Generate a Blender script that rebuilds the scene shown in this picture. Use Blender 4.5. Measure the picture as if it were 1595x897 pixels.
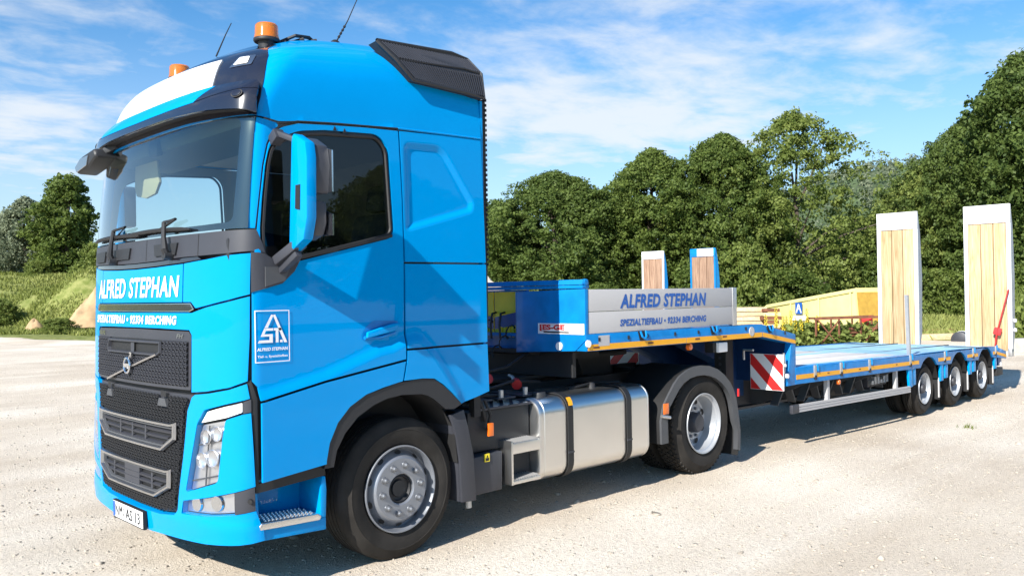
import bpy, bmesh, math, random
import numpy as np
from mathutils import Vector, Matrix, noise
from mathutils.geometry import delaunay_2d_cdt
R_ = math.radians
random.seed(7)
rng = np.random.default_rng(7)
scene = bpy.context.scene
COL = scene.collection
for o in list(bpy.data.objects):
    bpy.data.objects.remove(o)

# ------------------------------------------------------------------ camera
CAM = np.array([-3.6066, -4.7375, 1.8267])
YAW, PITCH, ROLL, FPX = 0.7778, 0.0080, -0.0158, 1327.29
fw = np.array([math.sin(YAW)*math.cos(PITCH), math.cos(YAW)*math.cos(PITCH), math.sin(PITCH)])
rt = np.array([math.cos(YAW), -math.sin(YAW), 0.0])
up = np.cross(rt, fw)
rt2 = rt*math.cos(ROLL) + up*math.sin(ROLL)
up2 = -rt*math.sin(ROLL) + up*math.cos(ROLL)
cam = bpy.data.cameras.new("camera")
cam.sensor_width = 36.0
cam.lens = FPX/1595*36
cam.clip_start = 0.05
cam.clip_end = 6000
camo = bpy.data.objects.new("camera", cam)
camo.matrix_world = Matrix(((rt2[0], up2[0], -fw[0], CAM[0]), (rt2[1], up2[1], -fw[1], CAM[1]),
                            (rt2[2], up2[2], -fw[2], CAM[2]), (0, 0, 0, 1)))
COL.objects.link(camo)
scene.camera = camo
scene.view_settings.view_transform = 'Standard'
scene.view_settings.look = 'None'
scene.view_settings.gamma = 1
scene.view_settings.exposure = 0.85

# ------------------------------------------------------------------ light
SUN_EL, SUN_A = R_(34), R_(13.5)          # elevation; heading of the light, measured from +x towards +y
ld = Vector((math.cos(SUN_A)*math.cos(SUN_EL), math.sin(SUN_A)*math.cos(SUN_EL), -math.sin(SUN_EL)))
sl = bpy.data.lights.new("sun", 'SUN')
sl.energy = 4.9
sl.angle = R_(0.53)
sl.color = (1.0, 0.955, 0.88)
so = bpy.data.objects.new("sun", sl)
so.rotation_euler = ld.to_track_quat('-Z', 'Y').to_euler()
so.location = (-30, -10, 30)
COL.objects.link(so)

world = bpy.data.worlds.new("World")
scene.world = world
world.use_nodes = True
nt = world.node_tree
nt.nodes.clear()
N = nt.nodes.new
L = nt.links.new
wo = N('ShaderNodeOutputWorld')
bg = N('ShaderNodeBackground')
bg.inputs['Strength'].default_value = 0.053
sky = N('ShaderNodeTexSky')
sky.sky_type = 'NISHITA'
sky.sun_disc = False
sky.sun_elevation = SUN_EL
# compass heading towards the sun: the sun stands at -ld
sky.sun_rotation = math.atan2(-ld.x, -ld.y)
sky.altitude = 300
sky.air_density = 1.0
sky.dust_density = 0.4
sky.ozone_density = 2.2
tc = N('ShaderNodeTexCoord')
sep = N('ShaderNodeSeparateXYZ')
L(tc.outputs['Generated'], sep.inputs[0])
def wmath(op, a, b=None, c=None):
    n = N('ShaderNodeMath')
    n.operation = op
    for i, v in enumerate((a, b, c)):
        if v is None:
            continue
        if isinstance(v, (int, float)):
            n.inputs[i].default_value = v
        else:
            L(v, n.inputs[i])
    return n.outputs[0]
zc = wmath('ADD', wmath('MAXIMUM', sep.outputs[2], 0.0), 0.10)
cxy = N('ShaderNodeCombineXYZ')
L(wmath('DIVIDE', sep.outputs[0], zc), cxy.inputs[0])
L(wmath('DIVIDE', sep.outputs[1], zc), cxy.inputs[1])
def wnoise(scale, detail, rough, dist, off, sc=(1, 1, 1), rot=0.0):
    mp = N('ShaderNodeMapping')
    mp.inputs['Location'].default_value = off
    mp.inputs['Rotation'].default_value = (0, 0, rot)
    mp.inputs['Scale'].default_value = sc
    L(cxy.outputs[0], mp.inputs[0])
    n = N('ShaderNodeTexNoise')
    n.inputs['Scale'].default_value = scale
    n.inputs['Detail'].default_value = detail
    n.inputs['Roughness'].default_value = rough
    n.inputs['Distortion'].default_value = dist
    L(mp.outputs[0], n.inputs['Vector'])
    return n.outputs['Fac']
n1 = wnoise(0.50, 7, 0.58, 0.2, (3.1, 7.7, 0), (1, 1.1, 1), 0.5)
n2 = wnoise(3.4, 9, 0.60, 0.25, (1.3, 0.2, 0), (1.0, 1.25, 1), 0.2)
# one broad cloud field stands beyond the trailer, a thinner one to the left; the rest of the sky is mostly clear
def bank(px, py, rad, amount):
    d = fw+rt2*(px-797.5)/FPX-up2*(py-448.5)/FPX
    d = d/np.linalg.norm(d)
    c = d[:2]/(d[2]+.10)
    dx = wmath('SUBTRACT', wmath('DIVIDE', sep.outputs[0], zc), float(c[0]))
    dy = wmath('SUBTRACT', wmath('DIVIDE', sep.outputs[1], zc), float(c[1]))
    r2 = wmath('ADD', wmath('MULTIPLY', dx, dx), wmath('MULTIPLY', dy, dy))
    return wmath('MULTIPLY', wmath('POWER', 2.718, wmath('MULTIPLY', r2, -1/(rad*rad))), amount)
cl = wmath('ADD', wmath('MULTIPLY', n1, 0.62), wmath('MULTIPLY', n2, 0.40))
cl = wmath('ADD', cl, wmath('ADD', bank(920, 190, 1.0, .165), wmath('ADD', bank(60, 250, .9, .125), bank(30, 20, .45, .05))))
mr = N('ShaderNodeMapRange')
mr.interpolation_type = 'SMOOTHSTEP'
mr.inputs['From Min'].default_value = 0.50
mr.inputs['From Max'].default_value = 0.74
L(cl, mr.inputs['Value'])
cmask = wmath('MULTIPLY', mr.outputs[0], 0.86)
# thin pale veil low over the horizon
veil = N('ShaderNodeMapRange')
veil.interpolation_type = 'SMOOTHSTEP'
veil.inputs['From Min'].default_value = 0.34
veil.inputs['From Max'].default_value = -0.02
veil.inputs['To Max'].default_value = 0.66
L(sep.outputs[2], veil.inputs['Value'])
cm2 = wmath('MAXIMUM', cmask, veil.outputs[0])
tint = N('ShaderNodeMixRGB')
tint.blend_type = 'MULTIPLY'
tint.inputs['Fac'].default_value = 1.0
tint.inputs['Color2'].default_value = (0.72, 1.48, 1.92, 1)
L(sky.outputs[0], tint.inputs['Color1'])
mx = N('ShaderNodeMixRGB')
mx.inputs['Color2'].default_value = (9.6, 10.0, 10.4, 1)
L(cm2, mx.inputs['Fac'])
L(tint.outputs[0], mx.inputs['Color1'])
L(mx.outputs[0], bg.inputs['Color'])
L(bg.outputs[0], wo.inputs['Surface'])

# ------------------------------------------------------------------ materials
def mat(name, base, rough=0.5, metal=0.0, coat=0.0, spec=0.5, bump=0.0, bscale=40.0, vary=0.0, vscale=6.0, coat_r=0.04,
        trans=0.0, emit=None, detail=4):
    m = bpy.data.materials.new(name)
    m.use_nodes = True
    t = m.node_tree
    b = t.nodes['Principled BSDF']
    b.inputs['Base Color'].default_value = (*base, 1)
    b.inputs['Roughness'].default_value = rough
    b.inputs['Metallic'].default_value = metal
    b.inputs['Coat Weight'].default_value = coat
    b.inputs['Coat Roughness'].default_value = coat_r
    b.inputs['Specular IOR Level'].default_value = spec
    b.inputs['Transmission Weight'].default_value = trans
    if name == 'cab_blue_paint':
        b.inputs['Coat IOR'].default_value = 1.36
    tcn = t.nodes.new('ShaderNodeTexCoord')
    if vary:
        n = t.nodes.new('ShaderNodeTexNoise')
        n.inputs['Scale'].default_value = vscale
        n.inputs['Detail'].default_value = detail
        t.links.new(tcn.outputs['Object'], n.inputs['Vector'])
        r = t.nodes.new('ShaderNodeMapRange')
        r.inputs['From Min'].default_value = 0.3
        r.inputs['From Max'].default_value = 0.7
        r.inputs['To Min'].default_value = 1-vary
        r.inputs['To Max'].default_value = 1+vary
        t.links.new(n.outputs['Fac'], r.inputs['Value'])
        mm = t.nodes.new('ShaderNodeVectorMath')
        mm.operation = 'SCALE'
        mm.inputs[0].default_value = base
        t.links.new(r.outputs[0], mm.inputs['Scale'])
        t.links.new(mm.outputs[0], b.inputs['Base Color'])
    if bump:
        n = t.nodes.new('ShaderNodeTexNoise')
        n.inputs['Scale'].default_value = bscale
        n.inputs['Detail'].default_value = 3
        t.links.new(tcn.outputs['Object'], n.inputs['Vector'])
        bn = t.nodes.new('ShaderNodeBump')
        bn.inputs['Strength'].default_value = bump
        bn.inputs['Distance'].default_value = 0.01
        t.links.new(n.outputs['Fac'], bn.inputs['Height'])
        t.links.new(bn.outputs[0], b.inputs['Normal'])
    return m
M = {}
M['blue'] = mat('cab_blue_paint', (0.0, 0.265, 0.64), 0.5, 0, 0.7, 0.0, vary=0.02, vscale=3, coat_r=0.015)
M['tblue'] = mat('trailer_blue_paint', (0.001, 0.180, 0.50), 0.45, 0, 0.3, 0.2, vary=0.14, vscale=7, coat_r=0.08)
M['dblue'] = mat('chassis_blue_paint', (0.004, 0.07, 0.26), 0.45, 0, 0.2, vary=0.1)
M['black'] = mat('black_plastic', (0.020, 0.021, 0.024), 0.55, bump=0.05, bscale=300)
M['gloss'] = mat('gloss_black', (0.012, 0.012, 0.020), 0.22, 0, 1.0, coat_r=0.03)
M['dgrey'] = mat('dark_grey_plastic', (0.038, 0.040, 0.050), 0.5, bump=0.08, bscale=500, vary=0.06)
M['grey'] = mat('mid_grey_plastic', (0.062, 0.065, 0.072), 0.5, vary=0.05)
M['under'] = mat('chassis_black', (0.018, 0.018, 0.019), 0.7, vary=0.25, vscale=4)
M['rubber'] = mat('tyre_rubber', (0.026, 0.0235, 0.021), 0.8, spec=.25, vary=0.35, vscale=5, bump=0.12, bscale=60, detail=8)
M['trim'] = mat('rubber_trim', (0.012, 0.012, 0.013), 0.6)
M['rim'] = mat('silver_rim_paint', (0.23, 0.245, 0.275), 0.40, 0.4, 0.2, vary=0.04)
M['rimt'] = mat('bright_rim_paint', (0.40, 0.42, 0.45), 0.42, 0.4, 0.2, vary=0.05)
M['refl'] = mat('lamp_reflector', (0.70, 0.70, 0.72), 0.28, 0.9)
M['deckblue'] = mat('worn_deck_blue', (0.27, 0.47, 0.61), 0.7, 0, 0, 0.3, vary=0.25, vscale=3, detail=8)
M['neck'] = mat('neck_shade_blue', (0.003, 0.035, 0.13), 0.5, vary=0.1)  # trailer blue darkened: the shade under the gooseneck is in the colour
M['nut'] = mat('grey_nut_cap', (0.20, 0.21, 0.23), 0.4, 0.6)
M['chrome'] = mat('chrome', (0.72, 0.73, 0.75), 0.12, 1.0)
M['satin'] = mat('satin_chrome', (0.55, 0.55, 0.56), 0.28, 1.0)
M['alu'] = mat('brushed_aluminium', (0.70, 0.69, 0.67), 0.30, 1.0, vary=0.04, vscale=2)
M['alud'] = mat('raw_aluminium', (0.52, 0.52, 0.52), 0.42, 0.8, vary=0.06, vscale=8)
M['board'] = mat('anodised_board', (0.44, 0.43, 0.43), 0.6, 0.0, 0.0, vary=0.03, vscale=3)
M['white'] = mat('white_print', (0.82, 0.82, 0.82), 0.5)
M['panel'] = mat('lit_sign_white', (0.86, 0.86, 0.84), 0.3, coat=0.5)
M['wpaint'] = mat('white_ramp_paint', (0.72, 0.72, 0.72), 0.5, vary=0.04, vscale=4)
M['rampgrey'] = mat('ramp_side_grey', (0.36, 0.38, 0.41), 0.5, 0.4, vary=0.1)
M['print'] = mat('blue_print', (0.012, 0.095, 0.38), 0.5)
M['yellow'] = mat('yellow_reflective', (0.80, 0.37, 0.008), 0.45, vary=0.05, vscale=8)
M['yel'] = mat('yellow_paint', (0.90, 0.70, 0.03), 0.5, vary=0.08)
M['cont'] = mat('faded_yellow_paint', (0.68, 0.61, 0.24), 0.55, vary=0.10, vscale=2.0, detail=8)
M['contend'] = mat('orange_door_paint', (0.50, 0.30, 0.05), 0.55, vary=0.15)
M['red'] = mat('red_reflective', (0.62, 0.02, 0.02), 0.45)
M['strap'] = mat('red_webbing', (0.66, 0.03, 0.03), 0.7)
M['orange'] = mat('orange_reflector', (0.85, 0.16, 0.008), 0.3, coat=0.6)
M['redcap'] = mat('red_cap', (0.42, 0.01, 0.015), 0.4)
M['seat'] = mat('seat_fabric', (0.10, 0.115, 0.13), 0.85)
M['cream'] = mat('cab_lining', (0.36, 0.34, 0.29), 0.85)
M['lining'] = mat('headliner', (0.34, 0.34, 0.31), 0.9)
M['shelf'] = mat('overhead_shelf', (0.085, 0.095, 0.07), 0.8)
M['visor'] = mat('sun_visor', (0.40, 0.35, 0.22), 0.7)
M['rust'] = mat('rusty_steel', (0.16, 0.06, 0.03), 0.85, vary=0.4, vscale=6)
M['concrete'] = mat('concrete', (0.42, 0.40, 0.36), 0.9, vary=0.15, bump=0.3)
M['limb'] = mat('bark', (0.09, 0.07, 0.055), 0.95, vary=0.3, vscale=3, bump=0.5, bscale=8)
M['dish'] = mat('inner_dish', (0.30, 0.31, 0.33), 0.45, 0.5)

def wood(name, a, b, scale, axis):
    m = bpy.data.materials.new(name)
    m.use_nodes = True
    t = m.node_tree
    bs = t.nodes['Principled BSDF']
    bs.inputs['Roughness'].default_value = 0.75
    tcn = t.nodes.new('ShaderNodeTexCoord')
    oi = t.nodes.new('ShaderNodeObjectInfo')
    add = t.nodes.new('ShaderNodeVectorMath')
    add.operation = 'MULTIPLY_ADD'
    add.inputs[1].default_value = (1, 1, 1)
    mulr = t.nodes.new('ShaderNodeVectorMath')
    mulr.operation = 'SCALE'
    mulr.inputs[0].default_value = (37, 11, 23)
    t.links.new(oi.outputs['Random'], mulr.inputs['Scale'])
    t.links.new(tcn.outputs['Object'], add.inputs[0])
    t.links.new(mulr.outputs[0], add.inputs[2])
    mp = t.nodes.new('ShaderNodeMapping')
    sc = [scale]*3
    sc[axis] = scale*0.06
    mp.inputs['Scale'].default_value = sc
    t.links.new(add.outputs[0], mp.inputs[0])
    n = t.nodes.new('ShaderNodeTexNoise')
    n.inputs['Scale'].default_value = 1
    n.inputs['Detail'].default_value = 6
    n.inputs['Distortion'].default_value = 1.2
    t.links.new(mp.outputs[0], n.inputs['Vector'])
    r = t.nodes.new('ShaderNodeValToRGB')
    r.color_ramp.elements[0].position = 0.3
    r.color_ramp.elements[0].color = (*a, 1)
    r.color_ramp.elements[1].position = 0.65
    r.color_ramp.elements[1].color = (*b, 1)
    t.links.new(n.outputs['Fac'], r.inputs[0])
    # every board takes its own tone
    mr_ = t.nodes.new('ShaderNodeMapRange')
    mr_.inputs['To Min'].default_value = 0.82
    mr_.inputs['To Max'].default_value = 1.12
    t.links.new(oi.outputs['Random'], mr_.inputs['Value'])
    sm = t.nodes.new('ShaderNodeVectorMath')
    sm.operation = 'SCALE'
    t.links.new(r.outputs[0], sm.inputs[0])
    t.links.new(mr_.outputs[0], sm.inputs['Scale'])
    t.links.new(sm.outputs[0], bs.inputs['Base Color'])
    return m
M['pine'] = wood('new_pine', (0.36, 0.225, 0.10), (0.58, 0.42, 0.24), 26, 2)
M['deckwood'] = wood('grey_deck_wood', (0.56, 0.52, 0.49), (0.74, 0.71, 0.68), 22, 0)
M['lumber'] = wood('stacked_lumber', (0.50, 0.36, 0.20), (0.68, 0.52, 0.33), 10, 0)
M['oldwood'] = wood('old_ramp_wood', (0.20, 0.11, 0.065), (0.40, 0.25, 0.16), 30, 2)

def glass(name, tint, refl=1.0, rough=0.0, ior=1.5):
    m = bpy.data.materials.new(name)
    m.use_nodes = True
    t = m.node_tree
    t.nodes.remove(t.nodes['Principled BSDF'])
    out = t.nodes['Material Output']
    tr = t.nodes.new('ShaderNodeBsdfTransparent')
    tr.inputs[0].default_value = (*tint, 1)
    gl = t.nodes.new('ShaderNodeBsdfGlossy')
    gl.inputs['Roughness'].default_value = rough
    gl.inputs[0].default_value = (1, 1, 1, 1)
    lw = t.nodes.new('ShaderNodeLayerWeight')      # Schlick reflectance, the same from either side
    lw.inputs['Blend'].default_value = 0.5
    pw = t.nodes.new('ShaderNodeMath')
    pw.operation = 'POWER'
    pw.inputs[1].default_value = 5
    t.links.new(lw.outputs['Facing'], pw.inputs[0])
    mu = t.nodes.new('ShaderNodeMath')
    mu.operation = 'MULTIPLY_ADD'
    mu.use_clamp = True
    mu.inputs[1].default_value = .95*refl
    mu.inputs[2].default_value = .043*refl
    t.links.new(pw.outputs[0], mu.inputs[0])
    mxs = t.nodes.new('ShaderNodeMixShader')
    t.links.new(mu.outputs[0], mxs.inputs[0])
    t.links.new(tr.outputs[0], mxs.inputs[1])
    t.links.new(gl.outputs[0], mxs.inputs[2])
    t.links.new(mxs.outputs[0], out.inputs[0])
    return m
M['glass'] = glass('windscreen_glass', (0.80, 0.90, 0.86), 2.0)
M['sglass'] = glass('tinted_side_glass', (0.16, 0.19, 0.20), 1.15)
M['fglass'] = glass('far_side_glass', (0.88, 0.93, 0.94), 1.0)
M['lens'] = glass('clear_lens', (0.96, 0.97, 0.98), 1.1)
M['amber'] = mat('amber_lens', (0.98, 0.30, 0.01), 0.12, coat=1.0, trans=0.55)

# ------------------------------------------------------------------ object helpers
ORG = {}          # root or part name -> world offset its children's coordinates are measured from
def props(o, label=None, cat=None, group=None, kind=None):
    if label: o['label'] = label
    if cat: o['category'] = cat
    if group: o['group'] = group
    if kind: o['kind'] = kind
    return o
def thing(name, loc, label, cat, group=None, rotz=0.0):
    o = bpy.data.objects.new(name, None)
    o.empty_display_size = 0.3
    o.location = loc
    o.rotation_euler = (0, 0, rotz)
    COL.objects.link(o)
    ORG[o.name] = np.array(loc, float)
    return props(o, label, cat, group)
def link(name, me, m, parent=None, loc=None):
    o = bpy.data.objects.new(name, me)
    if m is not None and not me.materials:
        me.materials.append(m)
    COL.objects.link(o)
    if parent is not None:
        o.parent = parent
        ORG[o.name] = ORG.get(parent.name, np.zeros(3))
    if loc is not None:
        o.location = loc
    return o
def mesh_from(name, v, f, smooth=True, angle=35):
    me = bpy.data.meshes.new(name)
    me.from_pydata([tuple(map(float, p)) for p in v], [], f)
    me.update()
    if smooth:
        me.polygons.foreach_set('use_smooth', [True]*len(me.polygons))
        me.set_sharp_from_angle(angle=R_(angle))
    return me
class MB:
    """collects shapes (world coordinates) and links them as one mesh"""
    def __init__(s):
        s.v = []
        s.f = []
    def add(s, v, f):
        k = len(s.v)
        s.v += [tuple(p) for p in v]
        s.f += [tuple(i+k for i in q) for q in f]
        return s
    def box(s, a, b):
        x0, y0, z0 = [min(p, q) for p, q in zip(a, b)]
        x1, y1, z1 = [max(p, q) for p, q in zip(a, b)]
        v = [(x0, y0, z0), (x1, y0, z0), (x1, y1, z0), (x0, y1, z0), (x0, y0, z1), (x1, y0, z1), (x1, y1, z1), (x0, y1, z1)]
        return s.add(v, [(3, 2, 1, 0), (4, 5, 6, 7), (0, 1, 5, 4), (1, 2, 6, 5), (2, 3, 7, 6), (3, 0, 4, 7)])
    def obox(s, c, size, rot):
        h = [q/2 for q in size]
        v = [Vector(c)+rot @ Vector((i*h[0], j*h[1], k*h[2])) for i, j, k in
             ((-1, -1, -1), (1, -1, -1), (1, 1, -1), (-1, 1, -1), (-1, -1, 1), (1, -1, 1), (1, 1, 1), (-1, 1, 1))]
        return s.add(v, [(3, 2, 1, 0), (4, 5, 6, 7), (0, 1, 5, 4), (1, 2, 6, 5), (2, 3, 7, 6), (3, 0, 4, 7)])
    def beam(s, p, q, w, h, upv=(0, 0, 1)):
        p, q = Vector(p), Vector(q)
        d = q-p
        x = d.normalized()
        y = Vector(upv).cross(x)
        if y.length < 1e-4:
            y = Vector((0, 1, 0))
        y.normalize()
        z = x.cross(y)
        return s.obox((p+q)/2, (d.length, w, h), Matrix((x, y, z)).transposed())
    def prism(s, pts, axis, a0, a1):
        """2-D polygon swept along an axis: 'y' pts=(x,z); 'x' pts=(y,z); 'z' pts=(x,y)"""
        def P(p, a):
            return {'y': (p[0], a, p[1]), 'x': (a, p[0], p[1]), 'z': (p[0], p[1], a)}[axis]
        n = len(pts)
        ar = sum(pts[i][0]*pts[(i+1) % n][1]-pts[(i+1) % n][0]*pts[i][1] for i in range(n))
        if (ar < 0) != (axis == 'y'):
            pts = pts[::-1]
        if a0 > a1: a0, a1 = a1, a0
        v = [P(p, a0) for p in pts]+[P(p, a1) for p in pts]
        f = [tuple(range(n))[::-1], tuple(range(n, 2*n))]+[(i, (i+1) % n, n+(i+1) % n, n+i) for i in range(n)]
        return s.add(v, f)
    def cyl(s, p, q, r0, r1=None, n=14, caps=True):
        r1 = r0 if r1 is None else r1
        p, q = Vector(p), Vector(q)
        d = (q-p).normalized()
        a = d.orthogonal().normalized()
        b = d.cross(a)
        v = []
        for c, r in ((p, r0), (q, r1)):
            v += [c+(a*math.cos(2*math.pi*i/n)+b*math.sin(2*math.pi*i/n))*r for i in range(n)]
        f = [(i, (i+1) % n, n+(i+1) % n, n+i) for i in range(n)]
        if caps:
            f += [tuple(range(n))[::-1], tuple(range(n, 2*n))]
        return s.add(v, f)
    def tube(s, path, r, n=8, caps=True):
        path = [Vector(p) for p in path]
        rings = []
        a = None
        for i, p in enumerate(path):
            d = (path[min(i+1, len(path)-1)]-path[max(i-1, 0)]).normalized()
            a = d.orthogonal().normalized() if a is None else (a-d*a.dot(d)).normalized()
            b = d.cross(a)
            rr = r[i] if isinstance(r, (list, tuple)) else r
            rings.append([p+(a*math.cos(2*math.pi*k/n)+b*math.sin(2*math.pi*k/n))*rr for k in range(n)])
        v = [q for g in rings for q in g]
        f = [(i*n+k, i*n+(k+1) % n, (i+1)*n+(k+1) % n, (i+1)*n+k) for i in range(len(path)-1) for k in range(n)]
        if caps:
            f += [tuple(range(n))[::-1], tuple(range((len(path)-1)*n, len(path)*n))]
        return s.add(v, f)
    def lathe(s, prof, c=(0, 0, 0), axis='y', n=48, closed=False):
        """profile (radius, along-axis)"""
        v = []
        for k in range(n):
            t = 2*math.pi*k/n
            for r, a in prof:
                if axis == 'y': v.append((c[0]+r*math.cos(t), c[1]+a, c[2]+r*math.sin(t)))
                elif axis == 'z': v.append((c[0]+r*math.cos(t), c[1]+r*math.sin(t), c[2]+a))
                else: v.append((c[0]+a, c[1]+r*math.cos(t), c[2]+r*math.sin(t)))
        m = len(prof)
        f = [(k*m+i, ((k+1) % n)*m+i, ((k+1) % n)*m+i+1, k*m+i+1) for k in range(n) for i in range(m-1)]
        if closed:
            f += [(k*m+m-1, ((k+1) % n)*m+m-1, ((k+1) % n)*m, k*m) for k in range(n)]
        return s.add(v, f)
    def ico(s, c, r, sub=1):
        bm = bmesh.new()
        bmesh.ops.create_icosphere(bm, subdivisions=sub, radius=r)
        s.add([Vector(c)+v.co for v in bm.verts], [tuple(q.index for q in f.verts) for f in bm.faces])
        bm.free()
        return s
    def build(s, name, m, parent=None, bevel=0.0, seg=2, angle=35, loc=None, local=False, recalc=False):
        off = np.zeros(3)
        if parent is not None and not local:
            off = ORG.get(parent.name, np.zeros(3))
        v = [(p[0]-off[0], p[1]-off[1], p[2]-off[2]) for p in s.v]
        me = bpy.data.meshes.new(name)
        me.from_pydata([tuple(map(float, p)) for p in v], [], s.f)
        if bevel > 0 or recalc:
            bm = bmesh.new()
            bm.from_mesh(me)
            if recalc:
                bmesh.ops.recalc_face_normals(bm, faces=bm.faces)
            if bevel > 0:
                bm.normal_update()
                ed = [e for e in bm.edges if len(e.link_faces) == 2 and e.calc_face_angle(0) > R_(38)]
                bmesh.ops.bevel(bm, geom=ed, offset=bevel, segments=seg, affect='EDGES', profile=0.6, clamp_overlap=True)
            bm.to_mesh(me)
            bm.free()
        me.polygons.foreach_set('use_smooth', [True]*len(me.polygons))
        me.set_sharp_from_angle(angle=R_(angle))
        return link(name, me, m, parent, loc)

# ------------------------------------------------------------------ cab skin: one smooth surface, panels are cut from it
def pchip(P):
    x = np.array([p[0] for p in P], float)
    y = np.array([p[1] for p in P], float)
    h = np.diff(x)
    d = np.diff(y)/h
    m = np.zeros_like(y)
    m[0], m[-1] = d[0], d[-1]
    for i in range(1, len(x)-1):
        m[i] = 0 if d[i-1]*d[i] <= 0 else 2*d[i-1]*d[i]/(d[i-1]+d[i])
    g = np.linspace(x[0], x[-1], 1500)
    k = np.clip(np.searchsorted(x, g)-1, 0, len(x)-2)
    t = (g-x[k])/h[k]
    return g, (2*t**3-3*t*t+1)*y[k]+(t**3-2*t*t+t)*h[k]*m[k]+(-2*t**3+3*t*t)*y[k+1]+(t**3-t*t)*h[k]*m[k+1]
T_XF = pchip([(.2, -1.35), (.3, -1.355), (.6, -1.375), (1.0, -1.365), (1.23, -1.36), (1.7, -1.35), (2.1, -1.335), (2.83, -1.265), (3.0, -1.24), (3.25, -1.205), (3.4, -1.165), (3.52, -1.09), (3.60, -.95), (3.67, -.78), (3.71, -.62), (3.74, -.3)])
T_W = pchip([(.2, 1.23), (.3, 1.235), (.8, 1.25), (2.0, 1.25), (2.9, 1.24), (3.1, 1.232), (3.3, 1.212), (3.42, 1.178), (3.51, 1.12), (3.58, 1.02), (3.64, .89), (3.69, .72), (3.72, .5), (3.735, .25), (3.74, .02)])
T_D = pchip([(.2, .3), (.3, .3), (2.1, .28), (3.0, .26), (3.3, .36), (3.54, .46), (3.63, .5), (3.74, .3)])
XF = lambda h: float(np.interp(h, *T_XF))
WW = lambda h: float(np.interp(h, *T_W))
DD = lambda h: float(np.interp(h, *T_D))
NN = 2.5
kk = lambda h: 0.15*min(max((h-3.0)/.6, 0), 1)
fx = lambda x: .5*(x-math.sqrt(x*x+.09))+.15      # the roof line levels off behind the front axle
ph = np.linspace(0, math.pi/2, 4000)
vt, tt = np.sin(ph)**(2/NN), np.cos(ph)**(2/NN)
cx_, cy_ = .28*(1-tt), 1.25*vt
sarc = np.concatenate([[0], np.cumsum(np.hypot(np.diff(cx_), np.diff(cy_)))])
SC = float(sarc[-1])
def S3(s, h):
    """skin coordinates (arc from the front centre, + towards the driver's side; height) -> world"""
    sg = 1 if s >= 0 else -1
    a = abs(s)
    w = WW(h)
    if a <= SC:
        v = float(np.interp(a, sarc, vt))
        t = float(np.interp(a, sarc, tt))
        x = XF(h)+DD(h)*(1-t)
    else:
        v = 1.0
        x = XF(h)+DD(h)+(a-SC)
    return (x, 1.25-sg*w*v, h+kk(h)*fx(x))
def HZ(x, z):
    lo, hi = z-.06, z+.3
    for _ in range(36):
        m = (lo+hi)/2
        if m+kk(m)*fx(x) < z: lo = m
        else: hi = m
    return (lo+hi)/2
def F(yp, h):
    a = min(abs(yp)/WW(h), 1.0)
    return (math.copysign(float(np.interp(a, vt, sarc)), yp), h)
def S(x, z, sg=1):
    h = HZ(x, z)
    e = XF(h)+DD(h)
    if x < e:
        t = min((e-x)/DD(h), 1)
        return (sg*float(np.interp(-t, -tt, sarc)), h)
    return (sg*(SC+x-e), h)
def seg_(fn, pts):
    """side polygon given as (x, z): densified before it is mapped so that straight edges stay straight"""
    out = []
    n = len(pts)
    for i in range(n):
        p, q = pts[i], pts[(i+1) % n]
        k = max(1, int(math.hypot(q[0]-p[0], q[1]-p[1])/.08))
        for j in range(k):
            t = j/k
            out.append(fn(p[0]+(q[0]-p[0])*t, p[1]+(q[1]-p[1])*t))
    return out
def SP(pts, sg=1): return seg_(lambda x, z: S(x, z, sg), pts)
def FP(pts): return seg_(F, pts)
def fillet(pts, r, n=5):
    """round the corners of a polygon; r one radius or one per corner"""
    out = []
    N_ = len(pts)
    for i in range(N_):
        rr = r[i] if isinstance(r, (list, tuple)) else r
        p0, p1, p2 = Vector(pts[i-1]), Vector(pts[i]), Vector(pts[(i+1) % N_])
        a, b = (p0-p1), (p2-p1)
        if rr <= 0 or a.length < 1e-6 or b.length < 1e-6:
            out.append(tuple(p1))
            continue
        d = min(rr, a.length*.45, b.length*.45)
        A, B = p1+a.normalized()*d, p1+b.normalized()*d
        for k in range(n+1):
            t = k/n
            out.append(tuple(A*(1-t)**2+p1*2*t*(1-t)+B*t*t))
    return out
def inside(pt, poly):
    x, y = pt
    c = False
    n = len(poly)
    for i in range(n):
        x0, y0 = poly[i]
        x1, y1 = poly[i-1]
        if (y0 > y) != (y1 > y) and x < (x1-x0)*(y-y0)/(y1-y0)+x0:
            c = not c
    return c
def offset_poly(poly, d):
    n = len(poly)
    ar = sum(poly[i][0]*poly[(i+1) % n][1]-poly[(i+1) % n][0]*poly[i][1] for i in range(n))
    sg = 1 if ar > 0 else -1
    out = []
    for i in range(n):
        p0, p1, p2 = Vector(poly[i-1]), Vector(poly[i]), Vector(poly[(i+1) % n])
        a, b = (p1-p0), (p2-p1)
        if a.length < 1e-7 or b.length < 1e-7:
            out.append(tuple(p1))
            continue
        a.normalize()
        b.normalize()
        na, nb = Vector((-a.y, a.x))*sg, Vector((-b.y, b.x))*sg
        m = na+nb
        if m.length < 1e-4:
            m = na
        m.normalize()
        out.append(tuple(p1+m*min(d/max(m.dot(na), .35), 3*d)))
    return out
def resample(poly, step):
    out = []
    n = len(poly)
    for i in range(n):
        p, q = Vector(poly[i]), Vector(poly[(i+1) % n])
        k = max(1, int((q-p).length/step))
        for j in range(k):
            out.append(tuple(p+(q-p)*(j/k)))
    return out
def seg_dist(P, a, b):
    a, b = np.array(a), np.array(b)
    d = b-a
    t = np.clip(((P-a)@d)/max(d@d, 1e-12), 0, 1)
    return np.linalg.norm(P-(a+t[:, None]*d), axis=1)
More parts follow.
